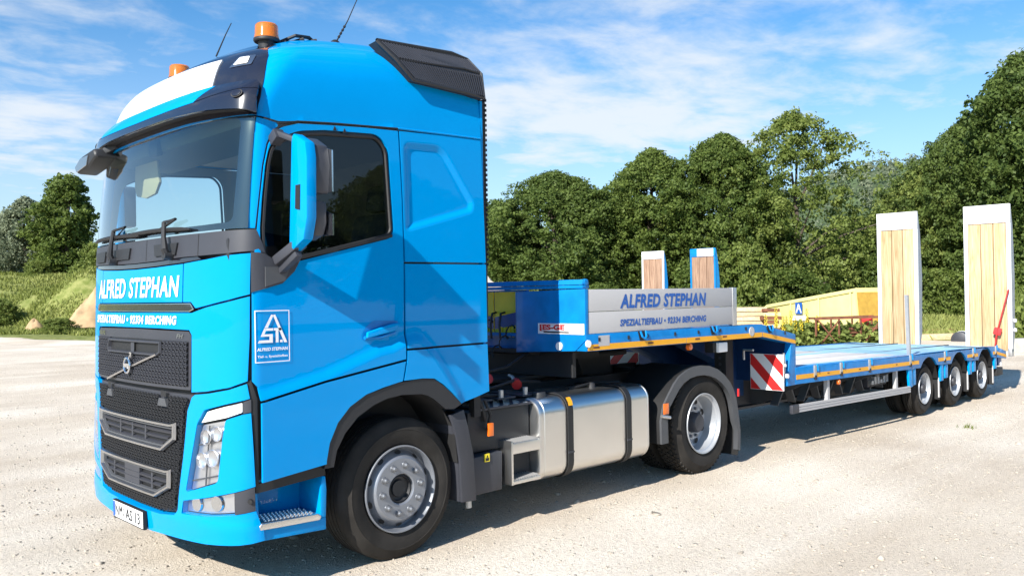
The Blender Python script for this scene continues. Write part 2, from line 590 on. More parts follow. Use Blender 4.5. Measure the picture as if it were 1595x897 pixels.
def triangulate(poly, holes, step, lines=()):
    loops = [resample(poly, step)]+[resample(h, step) for h in holes]
    P = []
    E = []
    for lp in loops:
        k = len(P)
        P += lp
        E += [(k+i, k+(i+1) % len(lp)) for i in range(len(lp))]
    A = np.array(P)
    lo, hi = A.min(0), A.max(0)
    E0 = list(E)
    for ln in lines:
        prev = None
        for q in resample(ln, min(step*.7, .012)):
            q = np.array(q)
            ok = lo[0] < q[0] < hi[0] and lo[1] < q[1] < hi[1] and inside(q, loops[0]) and not any(inside(q, h) for h in loops[1:])
            ok = ok and min(float(seg_dist(q[None], P[a], P[b])[0]) for a, b in E0) > .006
            if ok:
                P.append(tuple(q))
                if prev is not None: E.append((prev, len(P)-1))
                prev = len(P)-1
            else:
                prev = None
    gx, gy = np.meshgrid(np.arange(lo[0]+step/2, hi[0], step), np.arange(lo[1]+step/2, hi[1], step))
    g = np.stack([gx.ravel(), gy.ravel()], 1)
    if len(g):
        dist = np.full(len(g), 1e9)
        for a, b in E:
            dist = np.minimum(dist, seg_dist(g, P[a], P[b]))
        for q, dd in zip(g, dist):
            if dd > step*.45 and inside(q, loops[0]) and not any(inside(q, h) for h in loops[1:]):
                P.append(tuple(q))
    vs, es, fs, *_ = delaunay_2d_cdt([Vector(p) for p in P], E, [], 0, 1e-6)
    out = []
    for f in fs:
        c = (sum(vs[i].x for i in f)/len(f), sum(vs[i].y for i in f)/len(f))
        if inside(c, loops[0]) and not any(inside(c, h) for h in loops[1:]):
            out.append(tuple(f))
    return vs, out
def panel(name, poly, m, parent, holes=(), gap=.003, step=.06, rim=.018, off=0.0, relief=None, base=S3, label=None, hgap=.0, lines=()):
    poly = offset_poly(poly, gap) if gap else poly
    holes = [offset_poly(h, -hgap) if hgap else h for h in holes]
    vs, fs = triangulate(poly, holes, step, lines)
    def P0(a, b): return np.array(base(a, b))
    def NRM(a, b, e=.004):
        u = P0(a+e, b)-P0(a-e, b)
        v = P0(a, b+e)-P0(a, b-e)
        n = np.cross(u, v)
        return n/max(np.linalg.norm(n), 1e-12)
    # which way is out
    q = vs[fs[0][0]]
    pc = P0(q.x, q.y)
    n0 = NRM(q.x, q.y)
    sg = 1 if n0@(pc-np.array([.2, 1.25, pc[2]])) > 0 else -1
    nb = [sg*NRM(v.x, v.y) for v in vs]
    rl = [0.0 if relief is None else relief(v.x, v.y) for v in vs]
    pos = [P0(v.x, v.y)+n*(off+r) for v, n, r in zip(vs, nb, rl)]
    nrm = nb
    if relief is not None:
        def P1(a, b): return P0(a, b)+sg*NRM(a, b)*(off+relief(a, b))
        nrm = []
        e = .005
        for v in vs:
            u_ = P1(v.x+e, v.y)-P1(v.x-e, v.y)
            w_ = P1(v.x, v.y+e)-P1(v.x, v.y-e)
            n = np.cross(u_, w_)*sg
            nrm.append(n/np.linalg.norm(n))
    faces = []
    for f in fs:
        a, b, c = pos[f[0]], pos[f[1]], pos[f[2]]
        faces.append(f if np.cross(b-a, c-a)@nb[f[0]] > 0 else f[::-1])
    nv = len(pos)
    verts = list(pos)
    norms = list(nrm)
    if rim:
        cnt = {}
        for f in faces:
            for i in range(len(f)):
                a, b = f[i], f[(i+1) % len(f)]
                cnt[(a, b)] = 1
        bd = [(a, b) for (a, b) in cnt if (b, a) not in cnt]
        for a, b in bd:
            k = len(verts)
            d = pos[b]-pos[a]
            out = np.cross(d, nb[a])
            out = out/max(np.linalg.norm(out), 1e-9)
            verts += [pos[a], pos[b], pos[b]-nb[b]*rim, pos[a]-nb[a]*rim]
            norms += [out]*4
            faces.append((k+1, k, k+3, k+2))
    offv = ORG.get(parent.name, np.zeros(3)) if parent is not None else np.zeros(3)
    me = bpy.data.meshes.new(name)
    me.from_pydata([tuple(p-offv) for p in verts], [], faces)
    me.update()
    me.polygons.foreach_set('use_smooth', [True]*len(me.polygons))
    me.normals_split_custom_set_from_vertices([tuple(n) for n in norms])
    o = link(name, me, m, parent)
    if label: o['label'] = label
    return o
def text2d(body, bold=0.0, shear=0.0, space=1.0):
    cu = bpy.data.curves.new('lettering', 'FONT')
    cu.body = body
    cu.offset = bold
    cu.shear = shear
    cu.space_character = space
    cu.resolution_u = 3
    o = bpy.data.objects.new('lettering', cu)
    COL.objects.link(o)
    dg = bpy.context.evaluated_depsgraph_get()
    dg.update()
    me = bpy.data.meshes.new_from_object(o.evaluated_get(dg))
    v = np.array([(p.co.x, p.co.y) for p in me.vertices])
    f = [tuple(p.vertices) for p in me.polygons]
    bpy.data.objects.remove(o)
    bpy.data.curves.remove(cu)
    bpy.data.meshes.remove(me)
    lo, hi = v.min(0), v.max(0)
    return (v-lo)/(hi-lo), f
def lettering(name, body, fn, m, parent, bold=0.0, shear=0.0, space=1.0):
    """fn maps the unit box (0..1, 0..1) of the text onto the thing"""
    v, f = text2d(body, bold, shear, space)
    P = [np.array(fn(a, b)) for a, b in v]
    off = ORG.get(parent.name, np.zeros(3))
    me = bpy.data.meshes.new(name)
    me.from_pydata([tuple(p-off) for p in P], [], f)
    me.update()
    return link(name, me, m, parent)
def on_skin(p0, p1, off=.004):
    """unit box -> rectangle on the cab front between skin points given as (yp,h); left end first"""
    def fn(a, b):
        yp = p0[0]+(p1[0]-p0[0])*a
        h = p0[1]+(p1[1]-p0[1])*b
        s, hh = F(yp, h)
        p = np.array(S3(s, hh))
        u = np.array(S3(s+.004, hh))-np.array(S3(s-.004, hh))
        w = np.array(S3(s, hh+.004))-np.array(S3(s, hh-.004))
        n = np.cross(u, w)
        n /= np.linalg.norm(n)
        if n[0] > 0: n = -n
        return p+n*off
    return fn
def skinP(yp, h, off=0.0):
    return on_skin((yp, h), (yp, h), off)(0, 0)
def flat(o, ax, ay):
    o, ax, ay = np.array(o), np.array(ax), np.array(ay)
    return lambda a, b: o+ax*a+ay*b
def polyset(polys, fn, m, name, parent):
    v = []
    f = []
    for p in polys:
        k = len(v)
        v += [fn(a, b) for a, b in p]
        f.append(tuple(range(k, k+len(p))))
    off = ORG.get(parent.name, np.zeros(3))
    me = bpy.data.meshes.new(name)
    me.from_pydata([tuple(np.array(p)-off) for p in v], [], f)
    me.update()
    return link(name, me, m, parent)
def clip_poly(poly, lo, hi):
    for ax, lim, sg in ((0, lo[0], 1), (0, hi[0], -1), (1, lo[1], 1), (1, hi[1], -1)):
        out = []
        for i in range(len(poly)):
            p, q = poly[i-1], poly[i]
            a, b = (p[ax]-lim)*sg, (q[ax]-lim)*sg
            if (a >= 0) != (b >= 0):
                t = a/(a-b)
                out.append((p[0]+(q[0]-p[0])*t, p[1]+(q[1]-p[1])*t))
            if b >= 0: out.append(q)
        poly = out
        if not poly: return []
    return poly

# ------------------------------------------------------------------ ground
def sstep(a, b, x):
    t = np.clip((x-a)/(b-a), 0, 1)
    return t*t*(3-2*t)
MND = (16.2, 55.2)      # grassed over earth heap on the bank
def ground_z(x, y):
    x, y = np.asarray(x, float), np.asarray(y, float)
    z = 0.004*np.sin(x*1.3+y*.7)+.006*np.sin(x*.37-y*.53+1)
    z = z-.085*sstep(4.6, 10.5, x)*(1-sstep(30, 60, y))
    # grassy bank to the left behind the truck
    e = 52+2.2*np.sin(x*.21)+1.0*np.sin(x*.63+1)
    m = sstep(0, 7, y-e)*1.9+sstep(4, 22, y-e)*1.9
    z = z+m*(1-sstep(24, 44, x))
    z = z+(.22*np.sin(x*.8+y*.45)+.18*np.sin(x*.33-y*.9))*sstep(0, 8, y-e)*(1-sstep(24, 44, x))
    z = z+2.5*np.exp(-((x-MND[0])**2+(y-MND[1])**2)/(2.7**2))
    # rough ground past the yard on the right
    r = sstep(27, 33, (x*.80+y*.60))*sstep(-60, 0, x)*(1-sstep(45, 52, y))
    z = z+r*(.12*np.sin(x*.9+1.2*np.sin(y*.5))+.10*np.sin(y*1.1+x*.3))
    return z
def axis_pts(lo, hi, fine0, fine1, fs, cs):
    a = list(np.arange(fine0, fine1, fs))
    g = fs
    x = fine1
    while x < hi:
        a.append(x)
        g = min(g*1.18, cs)
        x += g
    a.append(hi)
    g = fs
    x = fine0
    while x > lo:
        g = min(g*1.18, cs)
        x -= g
        a.insert(0, max(x, lo))
    return np.array(sorted(set(a)))
gx = axis_pts(-1500, 1500, -6, 62, .5, 120)
gy = axis_pts(-1500, 1500, -8, 80, .5, 120)
GX, GY = np.meshgrid(gx, gy, indexing='ij')
GZ = ground_z(GX, GY)
nx, ny = len(gx), len(gy)
idx = np.arange(nx*ny).reshape(nx, ny)
fq = np.stack([idx[:-1, :-1], idx[1:, :-1], idx[1:, 1:], idx[:-1, 1:]], -1).reshape(-1, 4)
def np_mesh(name, v, f, smooth=True):
    me = bpy.data.meshes.new(name)
    v = np.asarray(v, np.float32)
    f = np.asarray(f, np.int32)
    k = f.shape[1]
    me.vertices.add(len(v))
    me.vertices.foreach_set('co', v.ravel())
    me.loops.add(f.size)
    me.loops.foreach_set('vertex_index', f.ravel())
    me.polygons.add(len(f))
    me.polygons.foreach_set('loop_start', np.arange(0, f.size, k, dtype=np.int32))
    me.polygons.foreach_set('loop_total', np.full(len(f), k, np.int32))
    me.update(calc_edges=True)
    if smooth:
        me.polygons.foreach_set('use_smooth', np.ones(len(f), bool))
    me.validate()
    return me
def ground_mat():
    m = bpy.data.materials.new('sandy_gravel')
    m.use_nodes = True
    t = m.node_tree
    b = t.nodes['Principled BSDF']
    b.inputs['Roughness'].default_value = 0.95
    b.inputs['Specular IOR Level'].default_value = 0.15
    ge = t.nodes.new('ShaderNodeNewGeometry')
    def noise_(sc, det, ro=.55, dist=0.0, vec=None):
        n = t.nodes.new('ShaderNodeTexNoise')
        n.inputs['Scale'].default_value = sc
        n.inputs['Detail'].default_value = det
        n.inputs['Roughness'].default_value = ro
        n.inputs['Distortion'].default_value = dist
        t.links.new(vec or ge.outputs['Position'], n.inputs['Vector'])
        return n.outputs['Fac']
    def ramp(fac, a, ca, bb, cb):
        r = t.nodes.new('ShaderNodeValToRGB')
        r.color_ramp.elements[0].position = a
        r.color_ramp.elements[0].color = (*ca, 1)
        r.color_ramp.elements[1].position = bb
        r.color_ramp.elements[1].color = (*cb, 1)
        t.links.new(fac, r.inputs[0])
        return r.outputs[0]
    def mix(fac, a, c, mode='MIX'):
        n = t.nodes.new('ShaderNodeMixRGB')
        n.blend_type = mode
        for s_, v_ in (('Fac', fac), ('Color1', a), ('Color2', c)):
            if isinstance(v_, (int, float)): n.inputs[s_].default_value = v_
            elif isinstance(v_, tuple): n.inputs[s_].default_value = (*v_, 1)
            else: t.links.new(v_, n.inputs[s_])
        return n.outputs[0]
    # wheel tracks run along the yard: noise stretched along x
    mp = t.nodes.new('ShaderNodeMapping')
    mp.inputs['Rotation'].default_value = (0, 0, R_(12))
    mp.inputs['Scale'].default_value = (.07, .75, 1)
    t.links.new(ge.outputs['Position'], mp.inputs[0])
    big = noise_(.35, 5)
    trk = noise_(1.0, 5, .6, .4, mp.outputs[0])
    fine = noise_(28, 6, .7)
    peb = noise_(75, 4, .75)
    c0 = ramp(big, .35, (.585, .508, .415), .66, (.745, .678, .582))
    c1 = mix(.75, c0, ramp(trk, .38, (.85, .80, .74), .60, (1.04, 1.03, 1.02)), 'MULTIPLY')
    c2 = mix(.70, c1, ramp(fine, .34, (.80, .78, .76), .54, (1.10, 1.10, 1.10)), 'MULTIPLY')
    c3 = mix(.65, c2, ramp(peb, .36, (.60, .57, .53), .45, (1.06, 1.06, 1.06)), 'MULTIPLY')
    # soil and grass tone off the yard
    at = t.nodes.new('ShaderNodeAttribute')
    at.attribute_name = 'grass'
    gm = t.nodes.new('ShaderNodeMath')
    gm.operation = 'ADD'
    t.links.new(at.outputs['Fac'], gm.inputs[0])
    gs = t.nodes.new('ShaderNodeMath')
    gs.operation = 'MULTIPLY_ADD'
    gs.inputs[1].default_value = 1.3
    gs.inputs[2].default_value = -.65
    t.links.new(noise_(.5, 6, .65), gs.inputs[0])
    t.links.new(gs.outputs[0], gm.inputs[1])
    gr = t.nodes.new('ShaderNodeMapRange')
    gr.inputs['From Min'].default_value = .45
    gr.inputs['From Max'].default_value = .6
    t.links.new(gm.outputs[0], gr.inputs['Value'])
    gcol = ramp(noise_(2.0, 6, .7), .35, (.13, .165, .035), .68, (.30, .30, .11))
    t.links.new(mix(gr.outputs[0], c3, gcol), b.inputs['Base Color'])
    bn = t.nodes.new('ShaderNodeBump')
    bn.inputs['Strength'].default_value = .8
    bn.inputs['Distance'].default_value = .02
    hs = t.nodes.new('ShaderNodeMath')
    hs.operation = 'ADD'
    t.links.new(fine, hs.inputs[0])
    t.links.new(peb, hs.inputs[1])
    t.links.new(hs.outputs[0], bn.inputs['Height'])
    t.links.new(bn.outputs[0], b.inputs['Normal'])
    return m
def grass_amount(x, y):
    e = 52+2.2*np.sin(x*.21)+1.0*np.sin(x*.63+1)
    a = sstep(-1.5, 1.5, y-e)
    b_ = sstep(-1.5, 1.5, (x*.86+y*.51)-(29.5+1.2*np.sin(y*.8)))*(x > -5)
    return np.maximum(a, b_)
gme = np_mesh('ground', np.stack([GX.ravel(), GY.ravel(), GZ.ravel()], 1), fq)
ga = gme.attributes.new('grass', 'FLOAT', 'POINT')
ga.data.foreach_set('value', grass_amount(GX, GY).ravel().astype(np.float32))
props(link('ground', gme, ground_mat()), kind='structure')
def at(px, depth, z=None):
    p = CAM+depth*(fw+rt2*(px-797.5)/FPX)
    return np.array([p[0], p[1], float(ground_z(p[0], p[1])) if z is None else z])

# ================================================================== TRACTOR UNIT
truck = thing('tractor_truck', (0, 1.25, 0), 'bright blue tractor truck with sleeper cab and white company lettering, hitched to the low trailer', 'truck')
BL = M['blue']

# --- wheels: rim with tyre, hub and nuts as sub-parts
def tyre_mesh(name, R, rimr, w, grooves, blocks=0, yo=0.0):
    """outer sidewall at y = yo, tyre runs to y = yo + w"""
    mb = MB()
    P = [(rimr, .022), (rimr+.012, .006), (rimr+.05, -.004), (rimr+(R-rimr)*.45, -.012), (rimr+(R-rimr)*.56, -.0125), (rimr+(R-rimr)*.57, -.0145),
         (rimr+(R-rimr)*.60, -.0145), (rimr+(R-rimr)*.61, -.011), (R-.055, .002), (R-.028, .012), (R-.012, .024), (R-.003, .036)]
    a, b = .042, w-.042
    n = grooves+1
    step = (b-a)/n
    for i in range(n):
        x0, x1 = a+i*step+(.005 if i else 0), a+(i+1)*step-(.005 if i < n-1 else 0)
        P += [(R, x0), (R, x1)]
        if i < n-1:
            P += [(R-.012, x1+.001), (R-.012, x1+.009)]
    P += [(R-.003, w-.036), (R-.012, w-.024), (R-.055, w-.002), (rimr+(R-rimr)*.45, w+.010), (rimr+.012, w-.008), (rimr, w-.022)]
    P = [(r, y+yo) for r, y in P]
    mb.lathe(P, n=80)
    if blocks:
        for k in range(blocks):
            for j in range(5):
                t = 2*math.pi*(k+(.5 if j % 2 else 0))/blocks
                y = yo+.05+j*(w-.10)/4
                c = Vector((math.cos(t)*(R+.001), y, math.sin(t)*(R+.001)))
                rot = Matrix.Rotation(-t, 3, 'Y') @ Matrix.Rotation(.35 if j % 2 else -.35, 3, 'X')
                mb.obox(c, (.016, (w-.10)/4*.82, 2*math.pi*R/blocks*.66), rot)
    return mb
def ring(o, n, ph0):
    """copies of one piece round the wheel's axle"""
    for k in range(n):
        c = o if k == 0 else o.copy()
        if k: COL.objects.link(c)
        c.rotation_euler = (0, -2*math.pi*(k+ph0)/n, 0)
def front_wheel():
    mb = MB()
    mb.lathe([(.303, -.004), (.300, -.012), (.292, -.012), (.286, .0), (.279, .03), (.276, .055), (.268, .062), (.262, .055), (.232, .012), (.222, -.004), (.212, -.010),
              (.110, -.010), (.103, -.004), (.101, .04)], n=72)
    mb.lathe([(.303, -.004), (.290, .02), (.288, .30)], n=48)
    w = mb.build('wheel', M['rim'], truck, local=True, angle=28)
    tyre_mesh('tyre', .492, .300, .30, 4).build('tyre', M['rubber'], w, local=True, angle=24)
    h = MB()
    h.lathe([(.106, .03), (.100, .012), (.088, .006), (.080, .03), (.060, .034), (.055, .02), (.0, .02)], n=40)
    h.build('hub_cover', M['black'], w, local=True)
    c = Vector((.2495, .032, 0))
    nrm_ = Vector((.6, -.8, 0)).normalized()
    tn = Vector((0, 0, 1))
    bt = tn.cross(nrm_)
    hole = MB().add([c+nrm_*.004+tn*.026*math.cos(2*math.pi*i/14)+bt*.016*math.sin(2*math.pi*i/14) for i in range(14)], [tuple(range(14))])
    ring(hole.build('vent_hole', M['trim'], w, local=True), 10, .5)
    nm = MB()
    nm.cyl((0, -.010, 0), (0, -.016, 0), .026, .024, 20)
    nm.cyl((0, -.016, 0), (0, -.034, 0), .0195, .0175, 16)
    nm.cyl((0, -.034, 0), (0, -.042, 0), .0175, .010, 16)
    first = None
    for k in range(10):
        t = 2*math.pi*(k+.0)/10+.12
        if first is None:
            first = nm.build('wheel_nut', M['nut'], w, local=True)
            o = first
        else:
            o = first.copy()
            COL.objects.link(o)
        o.location = (.165*math.cos(t), 0, .165*math.sin(t))
    return w
def copy_part(o, parent, loc, rotz=0.0):
    c = o.copy()
    COL.objects.link(c)
    c.parent = parent
    c.location = loc
    c.rotation_euler = (0, 0, rotz)
    for ch in list(o.children):
        d = ch.copy()
        COL.objects.link(d)
        d.parent = c
    return c
fwheel = front_wheel()
fwheel.location = (0, .06-1.25, .49)
copy_part(fwheel, truck, (0, 1.25-.06, .49), math.pi)
def deep_wheel(root, R, rimr, w, mr_, my, blocks, nuts=10, grooves=3, dual=True):
    """dished rim: flange outside, disc deep inside"""
    mb = MB()
    k = rimr
    dp = .60*w if blocks else .52*w
    mb.lathe([(k+.003, -.004), (k, -.012), (k-.010, -.010), (k-.018, .02), (k-.030, .03), (k-.045, dp*.7), (k-.052, dp*.95), (k-.075, dp), (k*.62, dp-.012), (k*.57, dp-.03), (k*.36, dp-.03), (k*.33, dp-.02)], n=64)
    w_ = mb.build('wheel', mr_, root, local=True, angle=28)
    t = tyre_mesh('tyre', R, rimr-.003, w, grooves, blocks)
    t.build('tyre', M['rubber'], w_, local=True, angle=24)
    if dual:
        tyre_mesh('inner_tyre', R, rimr-.003, w, grooves, blocks, w+.035).build('inner_tyre', M['rubber'], w_, local=True, angle=24)
    h = MB()
    h.lathe([(k*.34, dp), (k*.33, dp-.09), (k*.27, dp-.115), (0, dp-.115)], n=36)
    h.build('hub_cover', M['dgrey'], w_, local=True)
    hole = MB().add([(k*.71+k*.085*math.sin(2*math.pi*i/12), dp-.016, k*.115*math.cos(2*math.pi*i/12)) for i in range(12)], [tuple(range(12))])
    ring(hole.build('vent_hole', M['trim'], w_, local=True), 8, .5)
    nm = MB()
    nm.cyl((0, dp-.028, 0), (0, dp-.055, 0), .017, .014, 8)
    first = None
    for q in range(nuts):
        t_ = 2*math.pi*q/nuts
        if first is None:
            first = o = nm.build('wheel_nut', M['nut'], w_, local=True)
        else:
            o = first.copy()
            COL.objects.link(o)
        o.location = (k*.47*math.cos(t_), 0, k*.47*math.sin(t_))
    return w_
rwheel = deep_wheel(truck, .50, .303, .27, M['rimt'], None, 56)
rwheel.location = (3.8055, .06-1.25, .50)
copy_part(rwheel, truck, (3.8055, 1.25-.06, .50), math.pi)

# --- inner black body behind every panel gap
side_in = [(-1.16, .62), (-1.16, 2.2), (-1.09, 2.24), (.76, 2.0), (.78, 1.10), (.50, 1.05), (.33, 1.20), (.15, 1.25), (-.07, 1.24), (-.34, 1.18), (-.46, 1.11), (-.56, 1.01), (-.62, .90), (-.65, .78), (-1.09, .73)]
for sg in (1, -1):
    panel('inner_skin', SP(side_in, sg), M['trim'], truck, gap=0, step=.12, rim=0, off=-.028)
fr_in = [(-1.235, .42), (-1.235, 2.2), (-.6, 2.2), (0, 2.2), (.6, 2.2), (1.235, 2.2), (1.235, .42), (.6, .40), (-.6, .40)]
panel('radiator_backing', FP(fr_in), M['trim'], truck, gap=0, step=.10, rim=0, off=-.045)

# --- front: bumper, grilles, lamps
def mir(pts):
    return pts+[(-a, b) for a, b in reversed(pts)]
def FS(lst, sg=1):
    """mixed list of ('f',yp,h) and ('s',x,z)"""
    return [F(sg*p[1], p[2]) if p[0] == 'f' else S(p[1], p[2], sg) for p in lst]
bh = [('f', 0, .300), ('f', .55, .325), ('f', .94, .335), ('s', -1.19, .352), ('s', -1.065, .368), ('s', -1.075, .44), ('s', -1.115, .555), ('s', -1.118, .70), ('s', -1.14, 1.22), ('s', -1.155, 1.322),
      ('f', 1.13, 1.285), ('f', .98, 1.258), ('f', .845, 1.243), ('f', .812, 1.225), ('f', .765, 1.135), ('f', .725, .85), ('f', .655, .505), ('f', .625, .475), ('f', .45, .455), ('f', 0, .445)]
poly = FS(bh)+[q for q in reversed(FS(bh[1:-1], -1))]
def lamp_holes(sg):
    head = fillet(FS([('f', .868, 1.062), ('f', .934, 1.152), ('f', 1.09, 1.190), ('f', 1.205, 1.218), ('s', -1.135, 1.232), ('s', -1.135, 1.142), ('f', 1.205, 1.134), ('f', 1.108, 1.100), ('f', 1.087, .985), ('f', 1.057, .720), ('f', .757, .630)], sg),
                  [.02, .02, 0, 0, 0, 0, 0, .02, 0, .03, .03])
    fog = fillet(FS([('f', .726, .574), ('f', .95, .618), ('f', 1.16, .668), ('s', -1.121, .702), ('s', -1.117, .552), ('f', 1.158, .531), ('f', .95, .505), ('f', .702, .490)], sg), [.01, 0, 0, 0, 0, 0, 0, .01])
    return head, fog
H1, G1 = lamp_holes(1)
H2, G2 = lamp_holes(-1)
def bump_relief(s, h):
    # soft chin crease and a step in under the headlight line
    return .016*float(sstep(.52, .44, h))
panel('bumper', poly, BL, truck, holes=[H1, G1, H2, G2], step=.05, rim=.05, relief=bump_relief)
for sg, Hh, Gg in ((1, H1, G1), (-1, H2, G2)):
    hl = panel('headlight', Hh, M['grey'], truck, gap=.002, step=.08, rim=.0, off=-.050)
    # lens bowl
    bowl = FS([('f', .877, 1.052), ('f', 1.102, 1.094), ('f', 1.082, .985), ('f', 1.052, .728), ('f', .768, .641)], sg)
    panel('reflector', fillet(bowl, .02), M['refl'], hl, gap=0, step=.08, rim=.0, off=-.038)
    drl = FS([('f', .885, 1.068), ('f', .944, 1.140), ('f', 1.09, 1.178), ('f', 1.198, 1.205), ('f', 1.198, 1.146), ('f', 1.100, 1.112)], sg)
    panel('daytime_light', fillet(drl, .008), M['panel'], hl, gap=0, step=.06, rim=.03, off=-.020)
    cap = FS([('f', 1.206, 1.210), ('s', -1.137, 1.226), ('s', -1.137, 1.146), ('f', 1.206, 1.140)], sg)
    panel('lamp_cap', cap, M['dgrey'], hl, gap=.001, step=.06, rim=.04, off=-.004)
    for (c0, c1, rr) in ((.935, .985, .050), (1.03, 1.01, .046), (.90, .84, .052), (.995, .86, .055)):
        p = skinP(sg*c0, c1, -.036)
        n = np.array(skinP(sg*c0, c1, 0))-p
        n = Vector(n).normalized()
        mb = MB()
        a = Vector((0, 0, 1)) - n*n.z
        a.normalize()
        b = n.cross(a)
        pr = [(rr, .024), (rr*.93, .026), (rr*.85, .010), (rr*.45, .0), (.0, .0)]
        v = []
        for k in range(24):
            t = 2*math.pi*k/24
            d = a*math.cos(t)+b*math.sin(t)
            v += [Vector(p)+d*r+n*q for r, q in pr]
        f = [(k*5+i, ((k+1) % 24)*5+i, ((k+1) % 24)*5+i+1, k*5+i+1) for k in range(24) for i in range(4)]
        mb.add(v, f).build('lamp_bowl', M['refl'], hl)
    vdiv = MB()
    for q in ((.958, 1.055, .925, .66), (.858, .93, 1.075, .975), (.80, .705, 1.05, .76)):
        path = [skinP(sg*(q[0]+(q[2]-q[0])*k/6), q[1]+(q[3]-q[1])*k/6, -.025) for k in range(7)]
        vdiv.tube(path, .005, 6)
    vdiv.build('lamp_divider', M['grey'], hl)
    lens = panel('lens', FS([('f', .868, 1.058), ('f', 1.106, 1.100), ('f', 1.087, .985), ('f', 1.057, .722), ('f', .760, .634)], sg), M['lens'], hl, gap=.003, step=.06, rim=.0, off=-.002)
    fg = panel('fog_light', FS([('f', .726, .570), ('f', .95, .614), ('f', 1.155, .662), ('f', 1.152, .536), ('f', .95, .510), ('f', .706, .496)], sg), M['refl'], truck, gap=.003, step=.06, rim=.0, off=-.04)
    for yy in (.83, 1.02):
        p = Vector(skinP(sg*yy, .562+(yy-.83)*.12, -.038))
        n = (Vector(skinP(sg*yy, .56, 0))-Vector(skinP(sg*yy, .56, -.04))).normalized()
        MB().cyl(p, p+n*.012, .050, .046, 24).build('lamp_bowl', M['chrome'], fg)
    panel('lens', FS([('f', .726, .573), ('f', .95, .617), ('f', 1.16, .667), ('f', 1.156, .532), ('f', .95, .506), ('f', .703, .491)], sg), M['lens'], fg, gap=.002, step=.06, rim=.0, off=-.003)
    fc = panel('lamp_cap', FS([('f', 1.163, .667), ('s', -1.122, .700), ('s', -1.118, .553), ('f', 1.161, .533)], sg), M['dgrey'], truck, gap=.002, step=.05, rim=.03, off=-.003)
    MB().cyl(np.array(S3(*S(-1.15, .615, sg)))+np.array((0, 0, 0)), np.array(S3(*S(-1.15, .615, sg)))+np.array((-.006, -.007*sg, 0)), .016, .014, 14).build('washer_cap', M['trim'], fc)

# lower grille: dark panel, honeycomb bars in front of it
low = mir([(0, .45), (.44, .46), (.62, .482), (.648, .51), (.718, .85), (.758, 1.14), (.805, 1.235)])
lg = panel('lower_grille', FP([(a, b) for a, b in low[1:-1]]), M['dgrey'], truck, gap=.002, step=.08, rim=.03, off=-.022)
def lattice(name, region, holes, parent, m, off, cw=.029, chh=.0185, th=.0032):
    """slanted mesh: zig-zag bars lying on the skin"""
    mb = MB()
    lo = np.min(region, axis=0)
    hi = np.max(region, axis=0)
    def ok(p): return inside(p, region) and not any(inside(p, h) for h in holes)
    def strip(p, q, w):
        if not (ok(p) and ok(q)): return
        a, b = np.array(p), np.array(q)
        d = (b-a)/np.linalg.norm(b-a)
        nn = np.array((-d[1], d[0]))*w
        v = [skinP(*(a+nn), off-.014), skinP(*(b+nn), off-.014), skinP(*(b-nn), off-.014), skinP(*(a-nn), off-.014),
             skinP(*(a+nn*.6), off), skinP(*(b+nn*.6), off), skinP(*(b-nn*.6), off), skinP(*(a-nn*.6), off)]
        mb.add(v, [(4, 5, 6, 7), (0, 1, 5, 4), (2, 3, 7, 6)])
    r = 0
    h = lo[1]
    while h < hi[1]:
        x = lo[0]+(cw/2 if r % 2 else 0)
        while x < hi[0]:
            # an elongated hexagon, three of its sides per cell
            strip((x, h), (x+cw*.58, h), th)
            strip((x+cw*.58, h), (x+cw, h+chh/2*1.0), th)
            strip((x, h), (x-cw*.42, h+chh/2), th)
            strip((x+cw*.58, h), (x+cw, h-chh/2), th)
            x += cw*1.58
        r += 1
        h += chh
    mb.build(name, m, parent, angle=60)
ch1 = [(-.60, 1.046), (.60, 1.046), (.655, 1.056), (.655, .945), (.49, .858), (-.49, .858), (-.655, .945), (-.655, 1.056)]
ch2 = [(-.55, .750), (.55, .750), (.598, .756), (.598, .635), (.40, .553), (-.40, .553), (-.598, .635), (-.598, .756)]
lattice('mesh', [(a, b) for a, b in offset_poly(low[1:-1], .014)], [ch1, ch2, [(-.53, 1.255), (-.53, 1.135), (-.40, 1.135), (-.40, 1.255)], [(.53, 1.255), (.53, 1.135), (.40, 1.135), (.40, 1.255)]], lg, M['black'], .004)
def frame_strip(name, loop, w, m, parent, off, th):
    """raised frame round a loop on the skin"""
    inn = offset_poly(loop, w)
    a = resample(loop, .06)
    mb = MB()
    n = len(loop)
    for i in range(n):
        p0, p1 = np.array(loop[i]), np.array(loop[(i+1) % n])
        q0, q1 = np.array(inn[i]), np.array(inn[(i+1) % n])
        k = max(1, int(np.linalg.norm(p1-p0)/.08))
        for j in range(k):
            A, B = p0+(p1-p0)*j/k, p0+(p1-p0)*(j+1)/k
            C, D_ = q0+(q1-q0)*(j+1)/k, q0+(q1-q0)*j/k
            Am, Bm, Cm, Dm = A*.75+D_*.25, B*.75+C*.25, C*.75+B*.25, D_*.75+A*.25
            v = [skinP(*A, off), skinP(*B, off), skinP(*Bm, off+th), skinP(*Am, off+th), skinP(*Cm, off+th), skinP(*Dm, off+th), skinP(*C, off-.01), skinP(*D_, off-.01)]
            mb.add(v, [(0, 1, 2, 3), (3, 2, 4, 5), (5, 4, 6, 7)])
    return mb.build(name, m, parent, angle=50)
